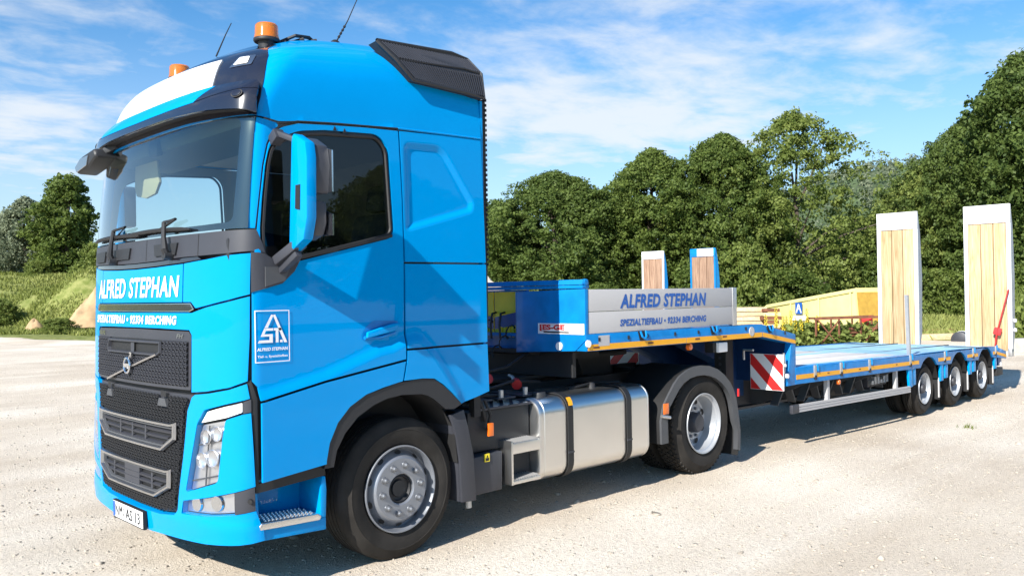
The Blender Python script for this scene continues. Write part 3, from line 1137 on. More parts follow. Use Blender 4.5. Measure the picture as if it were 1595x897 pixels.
for loop, rows, div in ((ch1, (.905, .945, .985, 1.022), (-.22, 0, .22)), (ch2, (.595, .632, .668, .705), (-.33, .33))):
    fm = frame_strip('grille_frame', loop, .026, M['satin'], lg, .010, .018)
    panel('recess', FP(offset_poly(loop, .02)), M['trim'], lg, gap=0, step=.08, rim=0, off=-.018)
    frame_strip('frame_lip', offset_poly(loop, .024), .02, M['grey'], lg, .004, .006)
    inn = offset_poly(loop, .045)
    for h in rows:
        sl_ = MB()
        xs = np.linspace(-.66, .66, 60)
        run = [x for x in xs if inside((x, h), inn)]
        if len(run) > 2:
            x0, x1 = run[0], run[-1]
            for j in range(12):
                a, b = x0+(x1-x0)*j/12, x0+(x1-x0)*(j+1)/12
                sl_.add([skinP(a, h-.011, .0), skinP(b, h-.011, .0), skinP(b, h+.004, .008), skinP(a, h+.004, .008), skinP(b, h+.010, -.012), skinP(a, h+.010, -.012)], [(0, 1, 2, 3), (3, 2, 4, 5)])
            sl_.build('slat', M['dgrey'], lg)
    for x in div:
        d_ = MB()
        hs = [h for h in np.linspace(.5, 1.1, 120) if inside((x, h), inn)]
        d_.add([skinP(x-.012, hs[0], .006), skinP(x+.012, hs[0], .006), skinP(x+.012, hs[-1], .006), skinP(x-.012, hs[-1], .006)], [(0, 1, 2, 3)])
        d_.build('slat_post', M['dgrey'], lg)
panel('centre_block', FP([(-.13, .575), (.13, .575), (.13, .725), (-.13, .725)]), M['dgrey'], lg, gap=0, step=.1, rim=.02, off=.006)
for sg in (-1, 1):
    panel('tow_cover', FP(sorted([(sg*.40, 1.145), (sg*.53, 1.145), (sg*.50, 1.195), (sg*.42, 1.195)], key=lambda p: math.atan2(p[1]-1.17, p[0]-sg*.46))), M['grey'], lg, gap=0, step=.1, rim=.02, off=.008)
    panel('slot', FP(sorted([(sg*.44, 1.205), (sg*.51, 1.205), (sg*.51, 1.245), (sg*.44, 1.245)], key=lambda p: math.atan2(p[1]-1.225, p[0]-sg*.475))), M['trim'], lg, gap=0, step=.1, rim=0, off=.004)

# upper grille
ug_o = fillet([(-.80, 1.262), (0, 1.258), (.80, 1.262), (.80, 1.605), (.77, 1.632), (0, 1.640), (-.77, 1.632), (-.80, 1.605)], [.015, 0, .015, .0, 0, 0, 0, 0])
ug = panel('upper_grille', FP(ug_o), M['dgrey'], truck, gap=.003, step=.07, rim=.02, off=-.004)
panel('recess', FP([(-.77, 1.285), (0, 1.281), (.77, 1.285), (.77, 1.565), (0, 1.572), (-.77, 1.565)]), M['trim'], ug, gap=0, step=.08, rim=0, off=-.001)
slot = [(-.46, 1.462), (.40, 1.462), (.455, 1.485), (.455, 1.562), (-.455, 1.562), (-.475, 1.5)]
lattice('mesh', [(-.772, 1.283), (0, 1.279), (.772, 1.283), (.772, 1.566), (0, 1.573), (-.772, 1.566)], [slot], ug, M['dgrey'], .012)
frame_strip('slot_frame', slot, .020, M['dgrey'], ug, .010, .012)
MB().add([skinP(-.03, 1.47, .012), skinP(.03, 1.47, .012), skinP(.03, 1.56, .012), skinP(-.03, 1.56, .012)], [(0, 1, 2, 3)]).build('slot_post', M['dgrey'], ug)
bar = MB()
for j in range(10):
    a, b = j/10, (j+1)/10
    p = lambda t: (-.47+.87*t, 1.268+.205*t)
    w = .006
    bar.add([skinP(p(a)[0], p(a)[1]-w, .022), skinP(p(b)[0], p(b)[1]-w, .022), skinP(p(b)[0], p(b)[1]+w, .026), skinP(p(a)[0], p(a)[1]+w, .026),
             skinP(p(b)[0], p(b)[1]+w+.006, .006), skinP(p(a)[0], p(a)[1]+w+.006, .006)], [(0, 1, 2, 3), (3, 2, 4, 5)])
bar.build('diagonal_bar', M['satin'], ug)
em = MB()
c0, c1 = -.04, 1.385
em.tube([skinP(c0+.050*math.cos(t), c1+.050*math.sin(t), .032) for t in np.linspace(0, 2*math.pi, 33)], .009, 8, caps=False)
em.beam(skinP(c0+.030, c1+.038, .034), skinP(c0+.080, c1+.085, .034), .010, .010)
em.beam(skinP(c0+.052, c1+.086, .034), skinP(c0+.084, c1+.088, .034), .010, .010)
em.beam(skinP(c0+.083, c1+.056, .034), skinP(c0+.083, c1+.090, .034), .010, .010)
em.beam(skinP(c0-.052, c1, .036), skinP(c0+.052, c1, .036), .008, .026)
em.build('badge_emblem', M['chrome'], ug)
lettering('badge_letters', 'VOLVO', on_skin((-.775, 1.583), (-.60, 1.612), .004), M['chrome'], ug, bold=.03, space=1.4)
lettering('badge_letters', 'FH', on_skin((.64, 1.585), (.715, 1.612), .004), M['satin'], ug, bold=.0, shear=.2)

# blue front panels
fp = [('f', .808, 1.250), ('f', .95, 1.262), ('f', 1.13, 1.292), ('s', -1.152, 1.332), ('s', -1.138, 1.60), ('s', -1.133, 1.846), ('f', 1.13, 1.815), ('f', .95, 1.782), ('f', .805, 1.748), ('f', .4, 1.748), ('f', 0, 1.748)]
inner = [('f', .808, 1.60), ('f', .78, 1.635), ('f', .4, 1.640), ('f', 0, 1.643)]
half = FS(inner[::-1])[0:]+FS(fp)
polyN = FS([('f', 0, 1.643), ('f', .4, 1.642), ('f', .78, 1.636), ('f', .806, 1.607)]+fp)
polyF = [q for q in reversed(FS([('f', .4, 1.642), ('f', .78, 1.636), ('f', .806, 1.607)]+fp[:-1], -1))]
front = panel('front_panel', polyN+polyF, BL, truck, step=.05)
cs = [('f', -.80, 1.752), ('f', -.4, 1.752), ('f', 0, 1.752), ('f', .4, 1.752), ('f', .785, 1.752), ('f', .835, 1.768), ('f', .80, 1.806), ('f', .4, 1.806), ('f', 0, 1.806), ('f', -.4, 1.806), ('f', -.80, 1.806), ('f', -.835, 1.768)]
cs_ = panel('chrome_strip', FS(cs), M['gloss'], truck, gap=.003, step=.05, rim=.01, off=.003)
frame_strip('strip_edge', [(p[1], p[2]) for p in cs], .008, M['chrome'], cs_, .004, .003)
for sg in (1, -1):
    wing = FS([('f', .705, 1.811), ('f', .795, 1.811), ('f', .845, 1.772), ('f', .95, 1.788), ('f', 1.13, 1.822), ('s', -1.133, 1.853), ('s', -1.124, 2.105), ('f', 1.10, 2.094), ('f', .94, 2.076), ('f', .705, 2.058)], sg)
    panel('front_corner_panel', wing, BL, truck, step=.05)
hood = FS([('f', -.70, 1.811), ('f', -.35, 1.811), ('f', 0, 1.811), ('f', .35, 1.811), ('f', .70, 1.811), ('f', .70, 2.057), ('f', .35, 2.046), ('f', 0, 2.042), ('f', -.35, 2.046), ('f', -.70, 2.057)])
hoodp = panel('hood_panel', hood, BL, truck, step=.06)
mould = [(-.90, 2.075), (-.70, 2.062), (-.35, 2.051), (0, 2.047), (.35, 2.051), (.70, 2.062), (.90, 2.075), (.86, 2.094), (.70, 2.091), (.35, 2.080), (0, 2.077), (-.35, 2.080), (-.70, 2.091), (-.86, 2.094)]
panel('hood_moulding', FP(mould), M['gloss'], truck, gap=.001, step=.05, rim=.01, off=.004)
lettering('company_lettering', 'ALFRED STEPHAN', on_skin((-.80, 1.846), (.664, 1.984), .0045), M['white'], front, bold=.024, shear=.14, space=1.12)
lettering('address_lettering', 'SPEZIALTIEFBAU • 92334 BERCHING', on_skin((-.845, 1.668), (.638, 1.727), .0045), M['white'], front, bold=.04, shear=.14, space=1.15)

# number plate
pl = MB()
pc = [(.255, .318), (.255, .442), (-.285, .442), (-.285, .318)]
P4 = [skinP(a, b, .030+(.012 if b > .4 else .02)) for a, b in pc]
P4i = [q+np.array((.022, 0, 0)) for q in P4]
pl.add(P4+P4i, [(0, 1, 2, 3), (0, 4, 5, 1), (1, 5, 6, 2), (2, 6, 7, 3), (3, 7, 4, 0)])
plate = pl.build('number_plate', M['trim'], truck)
po, pax, pay = P4[3], P4[0]-P4[3], P4[2]-P4[3]
pfn = lambda a, b, e=.002: po+pax*a+pay*b+np.array((-e, 0, 0))
polyset([[(.012, .07), (.988, .07), (.988, .95), (.012, .95)]], lambda a, b: pfn(a, b, .002), M['white'], 'plate_face', plate)
polyset([[(.018, .09), (.085, .09), (.085, .93), (.018, .93)]], lambda a, b: pfn(a, b, .004), M['print'], 'country_band', plate)
lettering('plate_letters', 'NM', lambda a, b: pfn(.11+.215*a, .20+.60*b, .005), M['trim'], plate, bold=.0, space=1.15)
lettering('plate_letters', 'AS 13', lambda a, b: pfn(.44+.46*a, .20+.60*b, .005), M['trim'], plate, bold=.01)
polyset([[(.375+.022*math.cos(t), .36+.10*math.sin(t)) for t in np.linspace(0, 6.1, 14)], [(.375+.018*math.cos(t), .66+.08*math.sin(t)) for t in np.linspace(0, 6.1, 14)]], lambda a, b: pfn(a, b, .005), M['alud'], 'plate_seal', plate)

# cowl under the windscreen
cw = [('f', 0, 2.080), ('f', .35, 2.084), ('f', .70, 2.095), ('f', .90, 2.097), ('f', 1.10, 2.102), ('s', -1.125, 2.113), ('s', -1.04, 2.105), ('s', -1.055, 2.16), ('s', -1.095, 2.248), ('f', 1.20, 2.246), ('f', .9, 2.240), ('f', .45, 2.238), ('f', 0, 2.238)]
cowl = panel('cowl', FS(cw)+[q for q in reversed(FS(cw[1:-1], -1))], M['dgrey'], truck, gap=.002, step=.05, rim=.02, off=.004)
for a, b in ((.62, .34), (-.10, -.40), (-.62, -.86)):
    panel('cowl_hatch', FP([(b, 2.115), (a, 2.115), (a+.02, 2.19), (b-.02, 2.19)]), M['black'], cowl, gap=0, step=.08, rim=.02, off=.016)
for a in (.18, .86):
    panel('cowl_seam', FP([(a, 2.09), (a+.006, 2.09), (a+.006, 2.236), (a, 2.236)]), M['trim'], cowl, gap=0, step=.08, rim=0, off=.0055)

# wipers
def wiper(piv, tip, b0, b1):
    w = MB()
    w.tube([skinP(piv[0], piv[1]-.03, .03), skinP(piv[0], piv[1]+.02, .055), skinP((piv[0]*.5+tip[0]*.5), (piv[1]+tip[1])/2, .05), skinP(tip[0], tip[1], .04)], [.024, .024, .016, .014], 8)
    w.cyl(skinP(piv[0], piv[1]-.02, .0), skinP(piv[0], piv[1]-.02, .06), .03, .026, 14)
    r = w.build('wiper', M['black'], truck)
    bl = MB()
    k = 10
    bl.tube([skinP(b0[0]+(b1[0]-b0[0])*i/k, b0[1]+(b1[1]-b0[1])*i/k+.012*math.sin(math.pi*i/k), .026) for i in range(k+1)], [.007]+[.014]*(k-1)+[.007], 6)
    bl.tube([skinP(tip[0], tip[1], .04), skinP((tip[0]+b0[0])/2, tip[1]+.012, .040), skinP(b0[0]*.6+b1[0]*.4, b0[1]*.6+b1[1]*.4+.015, .03)], .010, 6)
    bl.build('wiper_blade', M['trim'], r)
wiper((.56, 2.13), (.50, 2.325), (.80, 2.265), (-.12, 2.275))
wiper((-.36, 2.13), (-.36, 2.325), (.10, 2.265), (-.90, 2.275))

# windscreen and its black border
wsp = [('f', 1.213, 2.252), ('f', .9, 2.246), ('f', .45, 2.243), ('f', 0, 2.243)]
wst = [('f', 0, 3.02), ('f', .6, 3.02), ('f', 1.0, 2.99), ('f', 1.205, 2.945)]
wo_ = FS([('f', 0, 2.243), ('f', .45, 2.243), ('f', .9, 2.246), ('f', 1.222, 2.252), ('f', 1.218, 2.6), ('f', 1.212, 2.955), ('f', 1.0, 2.99), ('f', .6, 3.02), ('f', 0, 3.02)])
wo_ = wo_+[(-a, b) for a, b in reversed(wo_[1:-1])]
wi_ = FS([('f', 0, 2.285), ('f', .45, 2.285), ('f', .9, 2.288), ('f', 1.135, 2.296), ('f', 1.140, 2.6), ('f', 1.135, 2.93), ('f', .9, 2.955), ('f', .5, 2.975), ('f', 0, 2.98)])
wi_ = wi_+[(-a, b) for a, b in reversed(wi_[1:-1])]
ws = panel('windscreen', wo_, M['glass'], truck, gap=.002, step=.05, rim=0, off=.0)
panel('glass_border', wo_, M['gloss'], ws, holes=[fillet(wi_, .05)], gap=.004, step=.05, rim=0, off=-.004)

# roof front: black panel, sun visor with blue band, white sign, lamps
rf = FS([('f', 0, 2.96), ('f', .6, 2.96), ('f', 1.0, 2.95), ('f', 1.19, 2.95), ('s', -1.065, 2.945), ('s', -1.035, 3.06), ('s', -1.0, 3.17), ('s', -.95, 3.30), ('s', -.915, 3.36), ('f', 1.00, 3.53), ('f', .88, 3.60), ('f', .70, 3.645), ('f', .5, 3.665), ('f', 0, 3.675)])
rf = rf+[(-a, b) for a, b in reversed(rf[1:-1])]
roof_front = panel('roof_front_panel', fillet(rf, .0), M['gloss'], truck, gap=.0, step=.05, rim=.03, off=.006)
def vis_rel(s, h):
    e = abs(s)
    base = .075*float(sstep(3.30, 3.04, h))
    return base*float(1-sstep(1.18, 1.42, e))+.002
VM = 1.20
vis_lo = [('f', 0, 2.985), ('f', .55, 2.985), ('f', .95, 2.975), ('f', 1.19, 2.955), ('s', -1.06, 2.945), ('s', -1.036, 3.08), ('f', 1.19, 3.105), ('f', .80, 3.055), ('f', .4, 3.044), ('f', 0, 3.040)]
p_ = FS(vis_lo)
panel('sun_visor', p_+[(-a, b) for a, b in reversed(p_[1:-1])], M['gloss'], truck, gap=.0, step=.04, rim=.02, off=.010, relief=vis_rel)
und = MB()
pu = [(-1.17+2.34*k/40) for k in range(41)]
for a, b in zip(pu[:-1], pu[1:]):
    f_ = lambda y: (y, 2.984-.030*max(0, (abs(y)-.55)/.62)**2)
    ra, rb2 = .004+vis_rel(F(*f_(a))[0], f_(a)[1]), .004+vis_rel(F(*f_(b))[0], f_(b)[1])
    und.add([skinP(*f_(a), ra), skinP(*f_(b), rb2), skinP(b, f_(b)[1]+.012, .004), skinP(a, f_(a)[1]+.012, .004)], [(0, 1, 2, 3)])
und.build('visor_underside', M['trim'], truck)
vis_b = [('f', 0, 3.043), ('f', .4, 3.047), ('f', .79, 3.058), ('f', .90, 3.200), ('f', .5, 3.195), ('f', 0, 3.192)]
p_ = FS(vis_b)
panel('visor_band', p_+[(-a, b) for a, b in reversed(p_[1:-1])], BL, truck, gap=.0, step=.04, rim=.02, off=.012, relief=vis_rel)
vis_r = [('f', .797, 3.062), ('f', 1.19, 3.109), ('s', -1.034, 3.085), ('s', -1.022, 3.13), ('f', 1.17, 3.20), ('f', .905, 3.200)]
for sg in (1, -1):
    panel('visor_corner', FS(vis_r, sg), M['gloss'], truck, gap=.0, step=.04, rim=.02, off=.0105, relief=vis_rel)
    vl = panel('marker_recess', [(F(sg*1.140, 3.055)[0]+.032*math.cos(t), 3.055+.030*math.sin(t)) for t in np.linspace(0, 2*math.pi, 19)[:-1]], M['trim'], truck, gap=0, step=.05, rim=.0, off=.020, relief=vis_rel)
    panel('marker_lens', [(F(sg*1.140, 3.055)[0]+.026*math.cos(t), 3.055+.024*math.sin(t)) for t in np.linspace(0, 2*math.pi, 19)[:-1]], M['gloss'], vl, gap=0, step=.05, rim=.0, off=.024, relief=vis_rel)
    rl_ = panel('roof_lamp', fillet(FS([('f', .905, 3.372), ('f', 1.062, 3.372), ('f', 1.026, 3.462), ('f', .905, 3.472)], sg), .012), M['satin'], truck, gap=0, step=.05, rim=.0, off=.010)
    panel('lens', fillet(FS([('f', .93, 3.388), ('f', 1.03, 3.388), ('f', 1.0, 3.45), ('f', .93, 3.455)], sg), .01), M['panel'], rl_, gap=0, step=.05, rim=.0, off=.014)
sg_ = FS([('f', 0, 3.225), ('f', .5, 3.225), ('f', .825, 3.228), ('f', .765, 3.475), ('f', .4, 3.487), ('f', 0, 3.492)])
panel('lit_sign', sg_+[(-a, b) for a, b in reversed(sg_[1:-1])], M['panel'], truck, gap=0, step=.05, rim=.01, off=.014)

# roof shell: from the gutter line over the top
GUT = ((-1.1, -.93, -.8, -.53, 0, .77), (2.946, 2.921, 2.941, 2.963, 2.992, 3.013))     # lower edge of the roof
hs_ = list(np.linspace(2.90, 3.3, 10))+list(np.linspace(3.33, 3.60, 12))+[3.62, 3.64, 3.66, 3.68, 3.695, 3.71, 3.72, 3.73, 3.736, 3.7395]
ss_ = list(np.linspace(0, SC, 46))+list(SC+np.linspace(.03, 1.775, 60))
def roofP(s, h):
    p = list(S3(s, h))
    if p[0] > .765: p[0] = .765
    g = float(np.interp(p[0], *GUT))
    p[2] = max(p[2], g)
    return p
rv = []
cols = [(-1, s) for s in ss_[::-1]]+[(1, s) for s in ss_[1:]]
for h in hs_:
    for sg, s in cols:
        a = sg*s
        q = roofP(a, h)
        if s > SC:
            e = XF(h)+DD(h)
            x = e+(s-SC)*(.765-e)/1.775
            hh = h
            q = [x, 1.25-sg*WW(h), h+kk(h)*fx(x)]
            g = float(np.interp(x, *GUT))
            q[2] = max(q[2], g)
        rv.append(q)
nc = len(cols)
rfc = [(r*nc+c, r*nc+c+1, (r+1)*nc+c+1, (r+1)*nc+c) for r in range(len(hs_)-1) for c in range(nc-1)]
rb = MB()
rb.add(rv, rfc)
# rear wall of the roof
rear = [(r*nc) for r in range(len(hs_))]
for r in range(len(hs_)-1):
    a, b = rv[r*nc], rv[r*nc+nc-1]
    c, d = rv[(r+1)*nc+nc-1], rv[(r+1)*nc]
    rb.add([a, b, c, d], [(0, 1, 2, 3)])
roof = rb.build('roof', BL, truck, angle=50, recalc=True)
# shallow swage on the flank of the roof and a small vent dot
# side gutter: black tube drawn as its shadow line, blue swage behind
for sg in (1, -1):
    for path, mm, rr in (([(-.93, 2.905), (-.80, 2.938), (-.53, 2.960), (-.014, 2.991)], 'trim', .0055), ([(-.014, 2.992), (.38, 3.003), (.762, 3.011)], 'blue', .008)):
        g = MB().tube([np.array(S3(*S(x, z, sg)))+np.array((0, .001*sg, 0)) for x, z in path], rr, 6)
        g.build('gutter_line', M[mm], truck)

# --- side panels
def sd_poly(P, poly):
    """signed distance, negative inside"""
    k = id(poly)
    if k not in SDC:
        A = np.array(poly)
        B = np.roll(A, 1, axis=0)
        D_ = B-A
        SDC[k] = (A, D_, np.maximum((D_*D_).sum(1), 1e-12))
    A, D_, L2 = SDC[k]
    q = np.array(P)-A
    t = np.clip((q*D_).sum(1)/L2, 0, 1)
    d = math.sqrt(float(((q-t[:, None]*D_)**2).sum(1).min()))
    return -d if inside(P, poly) else d
SDC = {}
recess_xz = fillet([(.040, 2.895), (.345, 2.905), (.41, 2.865), (.668, 2.52), (.65, 2.455), (.045, 2.290)], [.05, .06, .06, .08, .05, .03])
bulge_xz = [(-1.2, 1.255), (-1.093, 1.258), (-.64, 1.352), (-.233, 1.484), (-.12, 1.500), (.0, 1.545), (.09, 1.56), (.16, 1.545), (.26, 1.45), (.38, 1.30), (.50, 1.13), (.56, .95), (.3, .5), (-1.2, .5)]
def side_rel(sg):
    def f(s, h):
        x = abs(s)-SC+XF(h)+DD(h) if abs(s) > SC else S3(abs(s), h)[0]
        r = 0.0
        if h > 2.1:
            d = sd_poly((x, h), recess_xz)
            r -= .019*float(sstep(.014, -.040, d))
        if h < 1.7:
            d = sd_poly((x, h), bulge_xz)
            r += .026*float(sstep(.030, -.060, d))
        return r
    return f
door_xz = [(-1.136, 1.330), (-1.100, 1.290), (-1.090, 1.208), (-.641, 1.297), (.001, 1.392), (.008, 1.75), (.012, 2.06), (.006, 2.5), (-.012, 2.978), (-.30, 2.966), (-.534, 2.950), (-.798, 2.928), (-.90, 2.895), (-.964, 2.852), (-1.005, 2.770), (-1.038, 2.637), (-1.067, 2.431), (-1.091, 2.243), (-1.112, 2.099), (-1.130, 1.856)]
glass_xz = fillet([(-.985, 2.075), (-1.035, 2.100), (-1.036, 2.258), (-1.018, 2.455), (-.993, 2.645), (-.962, 2.765), (-.785, 2.845), (-.60, 2.872), (-.20, 2.895), (-.137, 2.83), (-.105, 2.262), (-.787, 2.100), (-.86, 2.085)], [.02, .03, 0, 0, .03, .06, .05, 0, .09, .05, .04, 0, 0])
low_xz = [(-1.090, 1.199), (-.641, 1.288), (.001, 1.383), (-.030, 1.242), (-.071, 1.236), (-.20, 1.212), (-.336, 1.178), (-.462, 1.112), (-.556, 1.018), (-.618, .897), (-.642, .785), (-.642, .765), (-1.092, .718)]
rear_xz = [(.008, 1.385), (.010, 1.456), (.40, 1.459), (.793, 1.462), (.800, 1.25), (.804, 1.098), (.655, 1.062), (.508, 1.033), (.42, 1.115), (.33, 1.188), (.247, 1.238), (.139, 1.247), (-.024, 1.244)]
lock_xz = [(.012, 1.463), (.40, 1.466), (.793, 1.469), (.790, 2.062), (.40, 2.060), (.018, 2.057)]
up_xz = [(.018, 2.063), (.40, 2.066), (.789, 2.068), (.775, 2.6), (.764, 3.004), (.38, 2.996), (-.006, 2.980), (.010, 2.5)]
apil_xz = [(-1.182, 2.252), (-1.097, 2.252), (-1.073, 2.431), (-1.044, 2.640), (-1.011, 2.775), (-.970, 2.858), (-.93, 2.892), (-.935, 2.914), (-1.07, 2.940), (-1.115, 2.75), (-1.150, 2.5)]
GUIDE = [SP(offset_poly(recess_xz, d)) for d in np.arange(-.014, .041, .006)]+[SP(offset_poly(bulge_xz, d)) for d in np.arange(-.032, .066, .012)]
for sg in (1, -1):
    rel = side_rel(sg)
    gd = GUIDE if sg == 1 else ()
    gl_m = M['sglass'] if sg == 1 else M['fglass']
    fine = .024 if sg == 1 else .08
    r_ = rel if sg == 1 else None
    hole = SP(offset_poly(glass_xz, -.012), sg)
    door = panel('door', SP(door_xz, sg), BL, truck, holes=[hole], gap=.004, step=fine, rim=.02, relief=r_, lines=gd)
    win = panel('window', SP(offset_poly(glass_xz, -.014), sg), gl_m, door, gap=0, step=.08, rim=0, off=-.016)
    fr = MB()
    pts = [np.array(S3(*S(x, z, sg))) for x, z in offset_poly(glass_xz, -.004)]
    fr.tube([p+np.array((0, .008*sg, 0)) for p in pts+[pts[0]]], .011, 6, caps=False)
    fr.build('window_seal', M['trim'], door)
    panel('belt_moulding', SP([(-.80, 2.070), (-.09, 2.234), (-.088, 2.254), (-.80, 2.098)], sg), M['trim'], door, gap=0, step=.08, rim=.01, off=.008)
    low_ = panel('lower_side_panel', SP(low_xz, sg), BL, truck, gap=.004, step=fine*1.2, relief=r_, lines=gd)
    panel('rear_wing_panel', SP(rear_xz, sg), BL, truck, gap=.004, step=fine, relief=r_, lines=gd)
    panel('locker_door', SP(lock_xz, sg), BL, truck, gap=.004, step=fine*1.4, relief=r_, lines=gd)
    panel('sleeper_panel', SP(up_xz, sg), BL, truck, gap=.004, step=fine, relief=r_, lines=gd)
    panel('pillar', SP(apil_xz, sg), BL, truck, gap=.003, step=.06, off=-.009)
    strut = SP([(-1.160, 1.325), (-1.138, 1.340), (-1.100, 1.225), (-1.096, .712), (-.640, .757), (-.632, .692), (-.90, .672), (-1.116, .655), (-1.120, .95), (-1.142, 1.225)], sg)
    panel('side_strut', strut, M['trim'], truck, gap=0, step=.08, rim=.03, off=-.012)
    flare_o = [(-.66, .74), (-.642, .785), (-.618, .897), (-.556, 1.018), (-.462, 1.112), (-.336, 1.178), (-.071, 1.236), (.139, 1.247), (.247, 1.238), (.330, 1.188), (.42, 1.115), (.506, 1.035), (.430, 1.005)]
    flare_i = [(.355, 1.013), (.30, 1.055), (.245, 1.096), (.19, 1.125), (.137, 1.141), (-.038, 1.151), (-.16, 1.138), (-.273, 1.105), (-.401, 1.039), (-.50, .945), (-.565, .84), (-.588, .74)]
    panel('arch_flare', SP(flare_o+flare_i, sg), M['black'], truck, gap=0, step=.04, rim=.07, off=.018)
    # wheel housing
    wh = MB()
    arcp = [(-.60, .70), (-.565, .84), (-.50, .945), (-.401, 1.039), (-.273, 1.105), (-.038, 1.151), (.137, 1.141), (.245, 1.096), (.355, 1.013), (.47, .85), (.50, .6)]
    y0, y1 = (.03, .75) if sg == 1 else (2.47, 1.75)
    v = [(x, y0, z) for x, z in arcp]+[(x, y1, z) for x, z in arcp]
    n = len(arcp)
    wh.add(v, [(i, i+1, n+i+1, n+i) for i in range(n-1)]+[tuple(range(n, 2*n))])
    wh.build('wheel_housing', M['under'], truck)
# door details, driver's side
nd = [o for o in truck.children if o.name == 'door'][0]
yS = lambda x, z: S3(*S(x, z))[1]
hd = panel('handle_recess', SP(fillet([(-.350, 1.535), (-.340, 1.605), (-.262, 1.668), (-.040, 1.660), (-.085, 1.572)], .03)), M['tblue'], nd, gap=0, step=.06, rim=.0, off=.002)  # flat panel, its darker blue stands for the shade in the grip
hb = MB()
hb.prism([(-.330, 1.553), (-.322, 1.594), (-.14, 1.640), (-.052, 1.650), (-.078, 1.606), (-.105, 1.592)], 'y', -.036, -.012)
hb.build('door_handle', BL, nd, bevel=.009, seg=3, recalc=True)
hb = MB()
hb.tube([(-.335, -.014, 1.555), (-.20, -.018, 1.556), (-.09, -.016, 1.585)], .013, 8)
hb.build('handle_lip', M['tblue'], nd)
# clip dots above the window
for x, z in ((-.53, 2.925), (-.455, 2.918)):
    MB().prism([(x-.012, z-.012), (x+.012, z-.012), (x, z+.018)], 'y', yS(x, z)-.006, yS(x, z)).build('clip', M['trim'], nd)

# company logo on the door
lx0, lx1, lz0, lz1 = -1.115, -.884, 1.440, 1.756
def logo(a, b):
    x = lx0+(lx1-lx0)*(a-55)/175
    z = lz1-(lz1-lz0)*(b-140)/255
    s, h = S(x, z)
    p = np.array(S3(s, h))
    return p+np.array((-.002, -.006, 0))
q = []
for i in range(10):
    a, b = 55+17.5*i, 55+17.5*(i+1)
    q += [[(a, 140), (b, 140), (b, 144.5), (a, 144.5)], [(a, 390.5), (b, 390.5), (b, 395), (a, 395)]]
    a, b = 144+24.7*i, 144+24.7*(i+1)
    q += [[(55, a), (59.5, a), (59.5, b), (55, b)], [(225.5, a), (230, a), (230, b), (225.5, b)]]
q += [[(136, 162), (149, 162), (118, 226), (102, 226)], [(144, 162), (157, 162), (217, 300), (201, 300)],
     [(101, 228), (146, 228), (146, 240), (95, 240)], [(95, 240), (108, 240), (101, 257), (87, 257)], [(87, 257), (143, 257), (143, 268), (82, 268)], [(126, 268), (143, 268), (143, 286), (126, 286)], [(75, 286), (143, 286), (143, 299), (68, 299)],
     [(149, 228), (188, 228), (188, 240), (149, 240)], [(158, 240), (172, 240), (172, 299), (158, 299)], [(180, 287), (193, 287), (193, 299), (180, 299)]]
polyset(q, logo, M['white'], 'company_logo', nd)
lettering('logo_lettering', 'ALFRED STEPHAN', lambda a, b: logo(64+156*a, 338-16*b), M['white'], nd, bold=.03, shear=.15)
lettering('logo_lettering', 'Tief- u. Spezialtiefbau', lambda a, b: logo(66+152*a, 374-15*b), M['white'], nd, bold=.02)

